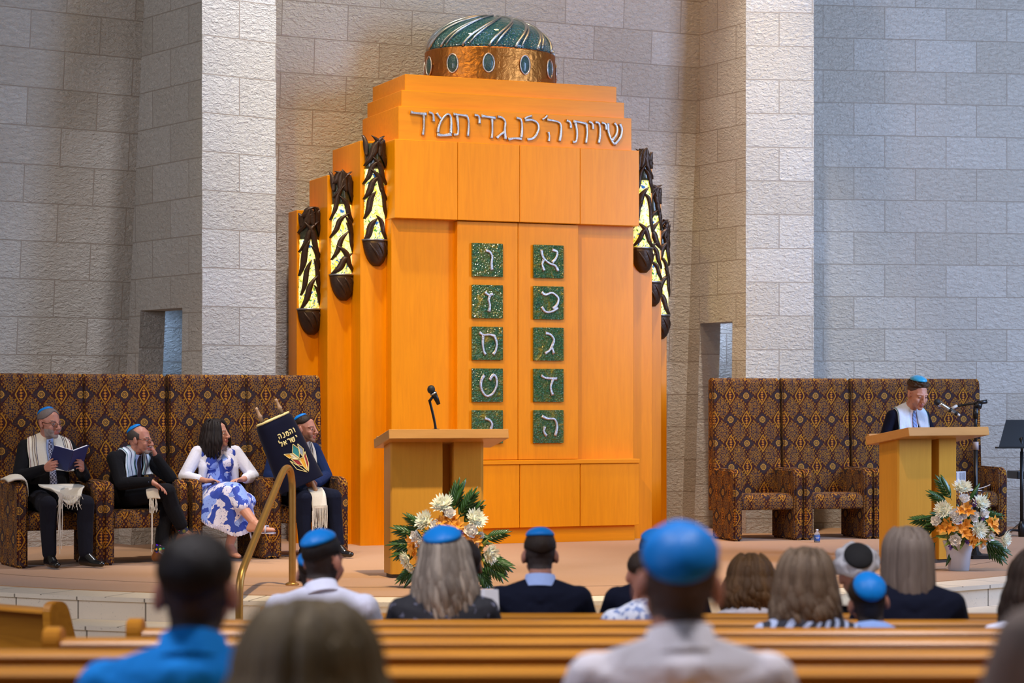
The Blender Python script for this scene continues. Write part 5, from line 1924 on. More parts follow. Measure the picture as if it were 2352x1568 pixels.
# ================================================================== seated on the platform
def cloth_patch(name, grid, mat, parent, th_=0.004):
    """small piece of cloth from a grid of points"""
    rows = [smooth_path(r, 4) for r in grid]
    cols = list(zip(*rows))
    cols = [smooth_path(c, 4) for c in cols]
    G = list(zip(*cols))
    bm = bmesh.new()
    top = [[bm.verts.new(v + V(0, -th_ * .5, th_)) for v in r] for r in G]
    bot = [[bm.verts.new(v - V(0, -th_ * .5, th_)) for v in r] for r in G]
    n, m = len(G), len(G[0])
    for i in range(n - 1):
        for k in range(m - 1):
            bm.faces.new((top[i][k], top[i][k + 1], top[i + 1][k + 1], top[i + 1][k]))
            bm.faces.new((bot[i][k], bot[i + 1][k], bot[i + 1][k + 1], bot[i][k + 1]))
        bm.faces.new((top[i][0], top[i + 1][0], bot[i + 1][0], bot[i][0]))
        bm.faces.new((top[i][-1], bot[i][-1], bot[i + 1][-1], top[i + 1][-1]))
    for k in range(m - 1):
        bm.faces.new((top[0][k], bot[0][k], bot[0][k + 1], top[0][k + 1]))
        bm.faces.new((top[-1][k], top[-1][k + 1], bot[-1][k + 1], bot[-1][k]))
    return obj(name, bm, mat, parent, True)


def shirt_front(P, mat, tie=None, tie_len=0.30, half=0.045):
    nk = P.J['neck']; ch = P.J['chest']
    a = nk + V(0, -.09, -.02); b = ch + V(0, -.14, -.02); c = P.J['pelvis'].lerp(ch, .35) + V(0, -.16, 0)
    drape(P, 'shirt', [a, a.lerp(b, .5), b, b.lerp(c, .6)], lambda s: half * (1 - .85 * s) + .006, mat, cross=lambda s: V(1, 0, 0), off=0.003, thick=0.002)
    if tie:
        drape(P, 'tie', [a + V(0, -.01, .012), a.lerp(b, .5), b, b.lerp(c, .5), c], lambda s: .014 + .018 * s, tie, cross=lambda s: V(1, 0, 0), off=0.010, thick=0.003)


def tallit_round(P, mat, half=0.07, low=-0.07, x=0.115, name='prayer_shawl', stripes=None, fold=0.003):
    nk, ch = P.J['neck'], P.J['chest']
    pth = [V(-x + .01, ch.y - .16, ch.z + low), V(-x, ch.y - .13, ch.z + .06), V(-x + .01, nk.y - .05, nk.z - .01), V(-.075, nk.y + .05, nk.z + .035), V(0, nk.y + .12, nk.z + .03),
           V(.075, nk.y + .05, nk.z + .035), V(x - .01, nk.y - .05, nk.z - .01), V(x, ch.y - .13, ch.z + .06), V(x - .01, ch.y - .16, ch.z + low)]
    o, rows = drape(P, name, pth, half, mat, off=0.012, cols=7, thick=0.004, fold=fold)
    if stripes:
        for col_, m in stripes:
            bm = bmesh.new()
            k = int(col_); f = col_ - k
            pts = [(r[k][0].lerp(r[min(k + 1, 6)][0], f) + r[k][1] * 0.0055) for r in rows]
            tube(bm, pts, 0.0032, 6, 0.5)
            obj('woven_stripe', bm, m, o)
    return o


STR_N = plain('stripe_navy', (0.02, 0.03, 0.14), 0.8); STR_B = plain('stripe_brown', (0.11, 0.05, 0.03), 0.8); STR_R = plain('stripe_wine', (0.22, 0.02, 0.05), 0.8); STR_T = plain('stripe_teal', (0.03, 0.20, 0.20), 0.8)
PV = 0.0045
# ---- the man reading
J = J_default()
J.update(chest=V(0, .11, .86), neck=V(0, .085, 1.045), head=V(0.0, .03, 1.165), elR=V(-.275, -.02, .73), wrR=V(-.13, -.25, .80), elL=V(.275, -.02, .73), wrL=V(.17, -.27, .79),
         knL=V(.17, -.38, .515), knR=V(-.15, -.40, .515), anL=V(.16, -.40, .105), anR=V(-.13, -.36, .105), toL=V(.24, -.55, .035), toR=V(-.12, -.52, .035))
bn = V(0, .74, .67)
HH = [((J['wrR']), V(.30, -.70, .22), V(.75, .30, .1), -1, dict(curl=(45, 55, 60, 60), thumb=28)), ((J['wrL']), V(-.22, -.72, .35), V(-.8, .35, .1), 1, dict(curl=(35, 48, 55, 60), thumb=30))]
cl = CH[0].location
P1 = person('person with grey beard, glasses and blue skullcap reading an open blue book', (cl.x, cl.y, cl.z), 30, J, skin=SKR, top=C_black, bottom=C_trou, voxel=PV, hy=24, hp=4, hs=1.04, hw=1.05,
            rules=(STUB, face_rules(beard_full, 1.05)), belly=1.18, hands=HH, sleeve=0.93, shoes=M_shoe, collar=C_collar)
shell(P1.M, 'hair', H_grey, P1.o, polfun(38, 88, 112), 0.006, w=1.05, nz=.2)
kippah(P1.M, P1.o, size=46, tilt=34, w=1.05, lift=.008)
glasses(P1)
shirt_front(P1, C_collar, C_tiec)
tallit_round(P1, C_wool, 0.078, -0.09, stripes=[(0.4, STR_R), (1.5, STR_B), (2.1, STR_B), (2.7, STR_N)])
cloth_patch('shawl_end', [[V(-.15, -.13, .668), V(-.05, -.15, .665), V(.06, -.14, .668), V(.19, -.12, .664)], [V(-.165, -.27, .652), V(-.045, -.27, .612), V(.05, -.27, .605), V(.20, -.25, .652)],
                          [V(-.12, -.37, .642), V(-.02, -.385, .575), V(.05, -.385, .562), V(.15, -.36, .635)], [V(-.085, -.435, .60), V(-.01, -.43, .525), V(.05, -.42, .515), V(.12, -.41, .585)]], C_wool, P1.o)
fringe(P1.o, V(-.085, -.437, .59), V(.12, -.412, .575), 24, 0.10, seed=2, jit=.02)
fringe(P1.o, V(-.075, -.44, .60), V(-.055, -.44, .60), 6, 0.44, name='corner_tassel', seed=3, r=.0032)
# his book, open towards his face
bc = V(.045, -.365, .865)
MB = Matrix((V(1, 0, 0), V(0, .67, -.74), bn)).transposed().to_4x4()
B = empty('prayer_book', P1.o.matrix_basis @ bc, 0)
B.rotation_euler = (P1.o.rotation_euler.to_matrix() @ MB.to_3x3()).to_euler()
tag(B, 'open blue-covered prayer book in the hands of the bearded man with glasses', 'book')
M_bcov = plain('book_cover_blue', (0.012, 0.03, 0.16), 0.5)
for s in (-1, 1):
    T = Matrix.Rotation(radians(-s * 24), 4, 'Y')
    bm = bmesh.new(); box(bm, min(0, s * .158), max(0, s * .158), -.115, .115, -.004, .0, .002, 1, T); cov = obj('cover', bm, M_bcov, B)
    bm = bmesh.new(); box(bm, min(0, s * .150), max(0, s * .150), -.108, .108, .0005, .014, .003, 2, T); obj('pages', bm, M_paper, B)
bm = bmesh.new(); petal(bm, Matrix.Translation((0.02, 0.02, .016)) @ Matrix.Rotation(radians(-70), 4, 'Z') @ Matrix.Rotation(radians(40), 4, 'X'), .14, .08, .25); obj('turned_page', bm, M_paper, B)
# edge of a second shawl on the left arm of his chair
p = on_chair(CH[0], -0.33, -0.16, 0.70)
bm = bmesh.new()
TS = cloth_patch('folded_prayer_shawl', [[V(-.10, -.12, .0), V(-.03, -.13, .02), V(.05, -.12, -.0), V(.065, -.12, -.12)], [V(-.10, 0, .02), V(-.03, 0, .05), V(.05, 0, .03), V(.068, 0, -.10)], [V(-.10, .12, .01), V(-.03, .13, .03), V(.05, .12, .01), V(.066, .12, -.06)]], C_wool, None, .008)
TS.location = p; TS.rotation_euler = (0, 0, radians(28))
tag(TS, 'cream shawl folded over the left arm of the leftmost armchair', 'shawl')

# ---- the bald man with chin on hand
J = J_default()
J.update(pelvis=V(0, .10, .54), chest=V(0, .04, .765), neck=V(.0, -.035, .925), head=V(.0, -.095, 1.025), shR=V(-.18, .03, .87), shL=V(.18, -.0, .87), elR=V(-.245, -.10, .665), wrR=V(-.16, -.345, .685),
         elL=V(.20, -.26, .70), wrL=V(.095, -.185, .885), hipL=V(.095, .06, .53), hipR=V(-.095, .06, .54), knL=V(.08, -.36, .50), knR=V(-.03, -.41, .60), anL=V(-.0, -.30, .105), anR=V(.115, -.47, .255), toL=V(.03, -.46, .035), toR=V(.17, -.60, .20))
HH = [(J['wrR'], V(.35, -.75, -.42), V(.1, -.5, -.8), -1, dict(curl=(12, 14, 16, 18), thumb=25)), (J['wrL'], V(-.35, .15, .85), V(-.55, .7, -.15), 1, dict(curl=(60, 70, 75, 80), thumb=25))]
cl = CH[1].location
P2 = person('person with bald head and grey moustache resting chin on hand, legs crossed', (cl.x - .03, cl.y - .02, cl.z), 60, J, skin=SKR, top=C_black, bottom=C_black, voxel=PV, hy=17, hp=4, rules=(STUB, face_rules(beard_goatee)), hands=HH, collar=C_collar, shoes=M_shoeb, belly=1.08, nose=1.15, tw=.80)


def hair_band(P, mat, lo, hi, thick=.006, front_az=70, w=1.0):
    """hair left round the sides and back of a bald head"""
    bm = bmesh.new()
    c = Vector((0, 0.014, 0.030)); rad = (0.076 * w, 0.096, 0.088)
    G = []
    for i in range(41):
        az = radians(front_az + (360 - 2 * front_az) * i / 40)
        e = min(1, min(i, 40 - i) / 8)
        row = []
        for out in (1, 0):
            for j in (range(9) if out else range(8, -1, -1)):
                l0 = lo + 24 * (1 - e)
                pz = radians(l0 + (hi - 6 * (1 - e) - l0) * j / 8)
                d = Vector((sin(pz) * sin(az), -sin(pz) * cos(az), cos(pz)))
                q = Vector((d.x * rad[0], d.y * rad[1], d.z * rad[2]))
                n = Vector((d.x / rad[0], d.y / rad[1], d.z / rad[2])).normalized()
                tk = (thick * sin(pi * (j + .5) / 9) ** .5 * (.3 + .7 * e) * (1 + .25 * noise.noise(q * 70))) if out else -0.003
                row.append(bm.verts.new(P.M @ (c + q + n * tk)))
        G.append(row)
    m = len(G[0])
    for i in range(40):
        for k in range(m): bm.faces.new((G[i][k], G[i][(k + 1) % m], G[i + 1][(k + 1) % m], G[i + 1][k]))
    bm.faces.new(G[0]); bm.faces.new(G[-1][::-1])
    return obj('hair', bm, mat, P.o, True)


hair_band(P2, H_salt, 52, 112)
kippah(P2.M, P2.o, size=44, tilt=40, lift=.006)
glasses(P2)
shirt_front(P2, C_collar, C_tied)
tallit_round(P2, C_silk, 0.045, -0.05, x=.10, stripes=[(0.5, STR_T), (5.6, STR_T), (3.2, STR_N)])
for sd in 'LR':       # shirt cuffs
    w_, e_ = P2.J['wr' + sd], P2.J['el' + sd]
    bm = bmesh.new(); tube(bm, [w_.lerp(e_, .14), w_.lerp(e_, 0.02)], lambda s: .040 - .002 * s, 14); obj('shirt_cuff', bm, C_collar, P2.o, True)
# polka dot socks
t = NT('polka_dot_socks'); v = t.coord('Object')
vo = t.n('ShaderNodeTexVoronoi'); t.t.links.new(v, vo.inputs['Vector']); vo.inputs['Scale'].default_value = 26; vo.inputs['Randomness'].default_value = 0.25
hs_ = t.n('ShaderNodeHueSaturation'); t.t.links.new(vo.outputs['Color'], hs_.inputs['Color']); hs_.inputs['Saturation'].default_value = 1.9
t.set(color=t.mix(t.math('LESS_THAN', vo.outputs['Distance'], 0.36), (0.008, 0.010, 0.035), hs_.outputs[0]), rough=0.8); C_sock = t.m
for sd in 'LR':
    k_, a_ = P2.J['kn' + sd], P2.J['an' + sd]
    me = grow_blob('sock', [[E_(k_.lerp(a_, .62), .046), E_(a_, .045)], foot_prims(P2.J, sd, .004)[0]], .005, 1)
    link_mesh('sock', me, C_sock, P2.o)
fringe(P2.o, V(-.16, -.33, .565), V(-.12, -.37, .565), 16, 0.13, seed=5, jit=.014, r=.003)
cloth_patch('shawl_end', [[V(-.17, -.30, .62), V(-.14, -.34, .63), V(-.11, -.38, .62)], [V(-.175, -.31, .58), V(-.145, -.35, .59), V(-.115, -.39, .58)], [V(-.17, -.32, .545), V(-.14, -.36, .55), V(-.11, -.40, .545)]], C_wool, P2.o)
fringe(P2.o, V(-.155, -.345, .52), V(-.15, -.35, .52), 3, 0.40, name='corner_tassel', seed=6, r=.003, jit=.004)

# ---- the woman in the white cardigan
J = J_default()
J.update(pelvis=V(0, .09, .54), chest=V(0, .10, .79), neck=V(0, .085, .955), head=V(.0, .06, 1.068), shL=V(.165, .09, .905), shR=V(-.165, .10, .905), elR=V(-.31, .03, .70), wrR=V(-.17, -.165, .675),
         elL=V(.30, .0, .70), wrL=V(.13, -.20, .68), knR=V(-.03, -.42, .585), anR=V(.105, -.60, .34), toR=V(.235, -.70, .275), knL=V(.08, -.38, .50), anL=V(.0, -.27, .13), toL=V(.03, -.42, .045))
HH = [(J['wrR'], V(.8, -.42, .0), V(-.2, -.2, -1), -1, dict(curl=(18, 20, 22, 24), s=.9)), (J['wrL'], V(-.75, -.42, .02), V(.2, -.2, -1), 1, dict(curl=(20, 22, 25, 28), s=.9))]
cl = CH[2].location
P3 = person('person with dark shoulder-length hair, white cardigan and blue lace dress, legs crossed', (cl.x, cl.y, cl.z), 25, J, top=C_lace, top_name='dress_bodice', voxel=PV, hy=45, hp=-3, hs=.97, hw=.95, fem=True, wsh=.92,
            rules=(STUB, face_rules(None, .95)), hands=HH, sleeve=-0.0, gtop=.006, arm_k=.86)
tp = []
for sd in 'LR': tp += arm_prims(J, sd, .017, w1=.62, k=.9)
tp.append([E_(J['shR'] + V(.02, 0, 0), .058), E_(J['shL'] + V(-.02, 0, 0), .058), E_(J['neck'] + V(0, .06, -.04), .06)])
tp.append([E_(J['chest'] + V(0, .035, .06), (.15, .09, .08)), E_(J['pelvis'] + V(0, .05, .12), (.15, .085, .06))])
for s in (-1, 1): tp.append([E_(J['shL' if s > 0 else 'shR'] + V(-s * .06, -.02, -.03), (.05, .06, .04)), E_(J['chest'] + V(s * .135, -.065, -.01), (.040, .055, .05)), E_(J['pelvis'] + V(s * .15, -.05, .14), (.030, .05, .03))])
me = grow_blob('cardigan', tp, .007, 3)
link_mesh('cardigan', me, C_card, P3.o)
sk = [[E_(J['pelvis'] + V(0, -.01, .10), (.155, .12, .05)), E_(J['pelvis'], (.185, .14, .11))],
      [E_(J['pelvis'] + V(-.06, 0, 0), (.13, .13, .12)), E_(J['knR'] + V(.0, 0.02, .005), (.105, .09, .082))],
      [E_(J['pelvis'] + V(.06, 0, 0), (.13, .13, .11)), E_(J['knL'] + V(.03, .0, .0), (.09, .08, .075))],
      [E_(J['knR'] + V(-.02, .02, -.02), .09), E_(J['knL'] + V(.02, 0, -.01), .08), E_(V(-.13, -.42, .30), .022), E_(V(-.02, -.47, .25), .022), E_(V(.10, -.46, .28), .022), E_(V(.0, -.30, .30), .03)],
      [E_(J['pelvis'] + V(-.12, 0, 0), .10), E_(V(-.27, -.27, .40), .022), E_(V(-.30, -.20, .42), .02), E_(V(-.13, -.42, .30), .022), E_(J['knR'] + V(-.06, .06, -.02), .08), E_(V(-.22, -.37, .33), .02)],
      [E_(J['knR'] + V(.03, 0, 0), .085), E_(J['knR'].lerp(J['anR'], .45), (.075, .07, .06)), E_(V(.14, -.46, .36), .025), E_(J['knL'], .08)]]
me = grow_blob('skirt', sk, .007, 3)
skirt = link_mesh('skirt', me, C_lace, P3.o)
bm = bmesh.new(); rnd = random.Random(3)   # scalloped lace hem
hem = smooth_path([V(-.31, -.19, .41), V(-.27, -.27, .385), V(-.22, -.375, .32), V(-.13, -.435, .285), V(-.02, -.485, .235), V(.10, -.475, .265), V(.15, -.47, .345)], 5)
for i, p_ in enumerate(hem):
    M = Matrix.Translation(p_) @ Matrix.Rotation(rnd.uniform(-.4, .4), 4, 'Z') @ Matrix.Rotation(rnd.uniform(-.2, .2), 4, 'X')
    lathe(bm, [(.004, -.004), (.021, -.003), (.021, .003), (.004, .004)], 10, (0, 0, 0), 1, 1, M @ Matrix.Rotation(pi / 2, 4, 'X'))
obj('lace_hem', bm, plain('lace_white', (.62, .60, .76), .8), skirt)
for sd in 'R':
    a_, t_ = J['an' + sd], J['to' + sd]
    bm = bmesh.new()
    d_ = (t_ - a_).normalized()
    hl = a_ + V(-.02, .03, -.075)
    tube(bm, [hl, hl.lerp(t_, .5) + V(0, 0, -.022), t_ + d_ * .02 + V(0, 0, -.02)], lambda s: .026 + .012 * s, 10, .22, up=(0, 0, 1))
    tube(bm, [hl + V(0, 0, -.005), hl + V(.01, -.01, -.085)], lambda s: .010 - .005 * s, 8)
    sh_ = obj('sandal', bm, plain('lilac_leather', (.46, .47, .62), .4), P3.o, True)
    bm = bmesh.new()
    sd_ = d_.cross(V(0, 0, 1)).normalized()
    b0 = hl.lerp(t_, .74)
    tube(bm, [b0 + sd_ * .04 + V(0, 0, -.02), b0 + sd_ * .025 + V(0, 0, .035), b0 - sd_ * .025 + V(0, 0, .035), b0 - sd_ * .04 + V(0, 0, -.02)], .012, 8, .5)
    obj('strap', bm, MATS['lilac_leather'], sh_, True)
long_hair(P3.M, P3.o, H_black, .235, 80, .003, .025, 4, az_lim=132, front=36, thick=.016, w=.95, lr=.016)

# ---- the man with the scroll
J = J_default()
for k_ in ('chest', 'neck', 'head', 'shL', 'shR'): J[k_] = J[k_] + V(.02, -.03, -.05)
J.update(head=V(.075, -.03, 1.105), neck=V(.035, .04, .99), elR=V(-.27, -.02, .70), wrR=V(-.235, -.26, .63), elL=V(.27, -.04, .69), wrL=V(.06, -.255, .63), knL=V(.17, -.40, .52), knR=V(-.12, -.42, .52),
         anL=V(.20, -.42, .105), anR=V(-.10, -.40, .105), toL=V(.25, -.56, .035), toR=V(-.05, -.55, .035))
HH = [(J['wrR'], V(.55, -.65, -.05), V(.2, .3, .9), -1, dict(curl=(40, 45, 50, 50), thumb=30)), (J['wrL'], V(-.75, -.45, -.05), V(0, .3, .9), 1, dict(curl=(45, 50, 55, 60), thumb=30))]
cl = CH[3].location
P4 = person('person in bright navy suit and blue skullcap holding a dark velvet scroll, facing right', (cl.x, cl.y, cl.z), 30, J, skin=SKR, top=C_navyb, bottom=C_navy, voxel=PV, hy=36, hp=0, rules=(STUBD, face_rules(beard_shadow)), hands=HH, collar=C_collar, shoes=M_shoe)
shell(P4.M, 'hair', H_dbrown, P4.o, polfun(42, 80, 116), .009, nz=.35)
kippah(P4.M, P4.o, size=44, tilt=36, lift=.013)
shirt_front(P4, C_white, C_tied)
tallit_round(P4, C_wool, .062, -.10, stripes=[(1.2, STR_N), (1.9, STR_N), (4.8, STR_N), (5.4, STR_N)])
for sd in 'L':
    w_, e_ = J['wr' + sd], J['el' + sd]
    bm = bmesh.new(); tube(bm, [w_.lerp(e_, .16), w_.lerp(e_, 0.03)], lambda s: .040 - .002 * s, 14); obj('shirt_cuff', bm, C_white, P4.o, True)
cloth_patch('shawl_end', [[V(-.06, -.34, .60), V(.01, -.36, .61), V(.08, -.35, .60)], [V(-.065, -.42, .55), V(.01, -.43, .54), V(.08, -.42, .55)], [V(-.06, -.455, .44), V(.01, -.46, .43), V(.08, -.455, .44)]], C_wool, P4.o)
fringe(P4.o, V(-.06, -.458, .445), V(.08, -.458, .445), 26, .19, seed=8, jit=.006)
fringe(P4.o, V(-.06, -.46, .40), V(-.055, -.46, .40), 3, .30, name='corner_tassel', seed=9, jit=.01, r=.003)

# the scroll in its mantle
M_velv = plain('navy_velvet', (0.006, 0.007, 0.022), 0.9, var=(0.003, 0.003, 0.010), vscale=5, sheen=0.06, spec=0.1)
M_gold = plain('gold_embroidery', (0.62, 0.47, 0.10), 0.5, var=(0.75, 0.66, 0.35), vscale=90, bump=.5, bscale=300, bdist=.002)
M_roll = plain('scroll_roller_wood', (0.50, 0.30, 0.16), 0.4)
sc = P4.o.matrix_basis @ V(-.235, -.325, .915)
TR = empty('torah_scroll', sc, 0)
TR.rotation_euler = (Matrix.Rotation(radians(24), 3, 'Z') @ Matrix.Rotation(radians(-23), 3, 'Y') @ Matrix.Rotation(radians(-6), 3, 'X')).to_euler()
tag(TR, 'torah scroll in a navy velvet mantle with gold letters, leaning against the seated man', 'scroll')
HW, HT, HZ = .185, .095, .31


def mantle(a, z, off=0.0):
    """point on the mantle: a = angle from the front, z = height"""
    k = 1.0 + 0.10 * (-(z) / HZ)
    r = abs(cos(a)) ** 0.75 * (1 if cos(a) >= 0 else -1)
    rs = abs(sin(a)) ** 0.75 * (1 if sin(a) >= 0 else -1)
    return Vector(((HW * k + off) * rs, -(HT * k + off) * r, z))


bm = bmesh.new()
rings = []
for z, s in [(-HZ, .985), (-HZ + .01, 1.0), (-.15, 1), (0, 1), (.15, 1), (HZ - .06, .995), (HZ - .025, .96), (HZ - .005, .86), (HZ, .80)]:
    rings.append([bm.verts.new(Vector((mantle(2 * pi * k / 48, z).x * s, mantle(2 * pi * k / 48, z).y * s, z)) * (1 + 0.0) + V(0, 0, 0)) for k in range(48)])
for i in range(len(rings) - 1):
    for k in range(48): bm.faces.new((rings[i][k], rings[i][(k + 1) % 48], rings[i + 1][(k + 1) % 48], rings[i + 1][k]))
bm.faces.new(rings[0][::-1]); bm.faces.new(rings[-1])
MT = obj('mantle', bm, M_velv, TR, True)
bm = bmesh.new()
pts = [Vector((mantle(2 * pi * k / 48, HZ).x * .88, mantle(2 * pi * k / 48, HZ).y * .88, HZ - .004)) for k in range(49)]
tube(bm, pts, .010, 8, caps=False); obj('gold_trim', bm, M_gold, MT, True)
for s in (-1, 1):
    bm = bmesh.new(); lathe(bm, [(.018, HZ - .02), (.018, HZ + .05), (.024, HZ + .055), (.015, HZ + .075), (.011, HZ + .12), (.016, HZ + .13), (.009, HZ + .145)], 14, (s * .095, 0, 0)); obj('roller_handle', bm, M_roll, TR, True)
    bm = bmesh.new(); lathe(bm, [(.014, -HZ - .10), (.020, -HZ - .09), (.016, -HZ - .02), (.018, -HZ + .02)], 14, (s * .095, 0, 0)); obj('roller_handle', bm, M_roll, TR, True)
# embroidered letters: strokes in a unit cell, lines read as on the mantle
HE = {'he': [[(.1, .95), (.9, .95), (.9, .05)], [(.28, .6), (.25, .05)]], 'nun': [[(.4, .95), (.75, .9), (.75, .1), (.2, .08)]], 'mem': [[(.15, .95), (.35, .75), (.8, .9), (.85, .1), (.4, .08)], [(.35, .75), (.15, .08)]],
      'vav': [[(.35, .95), (.6, .9), (.6, .05)]], 'yod': [[(.35, .95), (.65, .9), (.6, .55)]], 'shin': [[(.08, .95), (.15, .12), (.85, .12), (.93, .95)], [(.5, .95), (.5, .5), (.2, .3)]], 'resh': [[(.1, .92), (.75, .92), (.88, .75), (.88, .05)]],
      'alef': [[(.1, .95), (.9, .08)], [(.85, .95), (.82, .65), (.55, .5)], [(.3, .68), (.12, .45), (.2, .05)]], 'lamed': [[(.25, 1.45), (.25, .92), (.85, .9), (.8, .55), (.45, .05)]]}
bm = bmesh.new()


def emb(a_, z_): return mantle(a_, z_, .003)


def letter(nm, x, z, w_, h_):
    for s in HE[nm]:
        P_ = [((x + q[0] * w_), z + q[1] * h_) for q in s]
        stroke(bm, P_, .0052, .003, lambda u, v_, h: mantle_xy(u, v_, .0022 + h), 3, False)


def mantle_xy(x, z, off):
    """point on the mantle front above plan position x"""
    k = 1.0 + 0.10 * (-z / HZ)
    s = max(-.999, min(.999, x / (HW * k)))
    sa = abs(s) ** (1 / .75)
    ca = sqrt(max(0, 1 - sa * sa)) ** .75
    return Vector((x, -(HT * k * ca + off), z))


SHX = .035
for i, nm in enumerate(('he', 'nun', 'mem', 'he', 'vav')): letter(nm, -.085 + SHX + i * .036, .125, .030, .042)
for i, nm in enumerate(('lamed', 'alef', 'resh', 'shin', 'yod')): letter(nm, -.100 + SHX + i * .038, .060, .030, .042)
obj('gold_lettering', bm, M_gold, MT, True)
# flame-shaped emblem: coloured panels outlined with gold cord
EM = plain('emblem_teal', (.01, .20, .20), .7); ER = plain('emblem_red', (.28, .012, .015), .7); EY = plain('emblem_yellow', (.70, .33, .01), .7); EG = plain('emblem_grey', (.25, .28, .32), .7); EW = plain('emblem_ivory', (.70, .64, .48), .7)
def panel(name, poly, mat):
    n = len(poly)
    cx = sum(p[0] for p in poly) / n; cz = sum(p[1] for p in poly) / n
    b = bmesh.new()
    c_ = b.verts.new(mantle_xy(cx, cz, .0022))
    rg = []
    for f in (.5, 1.0):
        rg.append([b.verts.new(mantle_xy(cx + (p[0] - cx) * f, cz + (p[1] - cz) * f, .0020)) for p in poly])
    for k in range(n):
        b.faces.new((c_, rg[0][k], rg[0][(k + 1) % n])); b.faces.new((rg[0][k], rg[1][k], rg[1][(k + 1) % n], rg[0][(k + 1) % n]))
    r = bmesh.ops.extrude_face_region(b, geom=b.faces[:])
    bmesh.ops.translate(b, verts=[v for v in r['geom'] if isinstance(v, bmesh.types.BMVert)], vec=(0, .0015, 0))
    obj(name, b, mat, MT)
    b = bmesh.new()
    q = poly + [poly[0]]
    pts = []
    for i in range(n): pts += [mantle_xy(q[i][0] + (q[i + 1][0] - q[i][0]) * t_ / 4, q[i][1] + (q[i + 1][1] - q[i][1]) * t_ / 4, .004) for t_ in range(4)]
    pts.append(pts[0])
    tube(b, pts, .0033, 6, caps=False)
    obj('gold_cord', b, M_gold, MT, True)


X0 = .03
panel('emblem_panel', [(X0 + .015, .045), (X0 + .05, -.02), (X0 + .015, -.085), (X0 - .02, -.02)], EM)
panel('emblem_panel', [(X0 + .055, .03), (X0 + .085, -.03), (X0 + .05, -.095), (X0 + .038, -.035)], EG)
panel('emblem_panel', [(X0 - .095, -.005), (X0 - .065, -.055), (X0 - .03, -.055), (X0 - .05, -.02)], EY)
panel('emblem_panel', [(X0 - .045, -.02), (X0 - .02, -.03), (X0 + .012, -.09), (X0 - .04, -.07)], EW)
panel('emblem_panel', [(X0 - .055, -.062), (X0 + .005, -.10), (X0 + .02, -.165), (X0 - .025, -.13)], ER)
panel('emblem_panel', [(X0 + .015, -.092), (X0 + .055, -.095), (X0 + .045, -.17), (X0 + .035, -.215), (X0 + .018, -.165)], EY)
panel('emblem_panel', [(X0 + .06, -.09), (X0 + .088, -.055), (X0 + .075, -.16), (X0 + .042, -.225), (X0 + .052, -.15)], ER)
panel('emblem_panel', [(X0 - .07, -.075), (X0 - .02, -.145), (X0 + .03, -.225), (X0 - .045, -.165)], M_velv)

# ---- the boy at the right lectern
J = dict(pelvis=V(0, .06, .80), chest=V(0, .04, 1.08), neck=V(.005, .0, 1.285), head=V(.02, -.09, 1.41), shL=V(.155, .02, 1.215), shR=V(-.155, .03, 1.215), elL=V(.23, -.02, 1.0), elR=V(-.24, .04, .995), wrL=V(.11, -.225, 1.085), wrR=V(-.17, -.215, 1.085),
         hipL=V(.08, .05, .78), hipR=V(-.08, .05, .78), knL=V(.085, .02, .42), knR=V(-.085, .03, .42), anL=V(.09, .05, .09), anR=V(-.09, .06, .09), toL=V(.11, -.10, .03), toR=V(-.10, -.10, .03))
HH = [(J['wrR'], V(.5, -.8, .08), V(.1, .0, -1), -1, dict(curl=(20, 22, 24, 26), s=.86)), (J['wrL'], V(-.3, -.9, .05), V(0, 0, -1), 1, dict(curl=(15, 18, 20, 22), s=.86))]
P5 = person('person: boy in navy suit and turquoise skullcap reading at the right lectern', (3.44, 18.84, ZB + .006), 24, J, top=C_navy, bottom=C_navy, voxel=PV, hy=2, hp=20, hs=1.05, hw=.98, rules=(STUB, face_rules(None, .98, closed=True, brows=False)), hands=HH, collar=C_white, shoes=M_shoe, wsh=.9, belly=.85, arm_k=.9, nose=.6)
shell(P5.M, 'hair', H_curl, P5.o, polfun(56, 72, 84), .019, nz=1.0, nscale=80, naz=96, npol=24, edge=14, w=.96)
shell(P5.M, 'shaved_sides', H_fade, P5.o, polfun(40, 92, 114), .003, w=.96)
kippah(P5.M, P5.o, mat=M_kipt, size=42, tilt=8, lift=.0265, w=.96)
shirt_front(P5, C_white, C_ties)
tallit_round(P5, C_silk, .062, -.16, x=.10, stripes=[(.3, STR_T)])
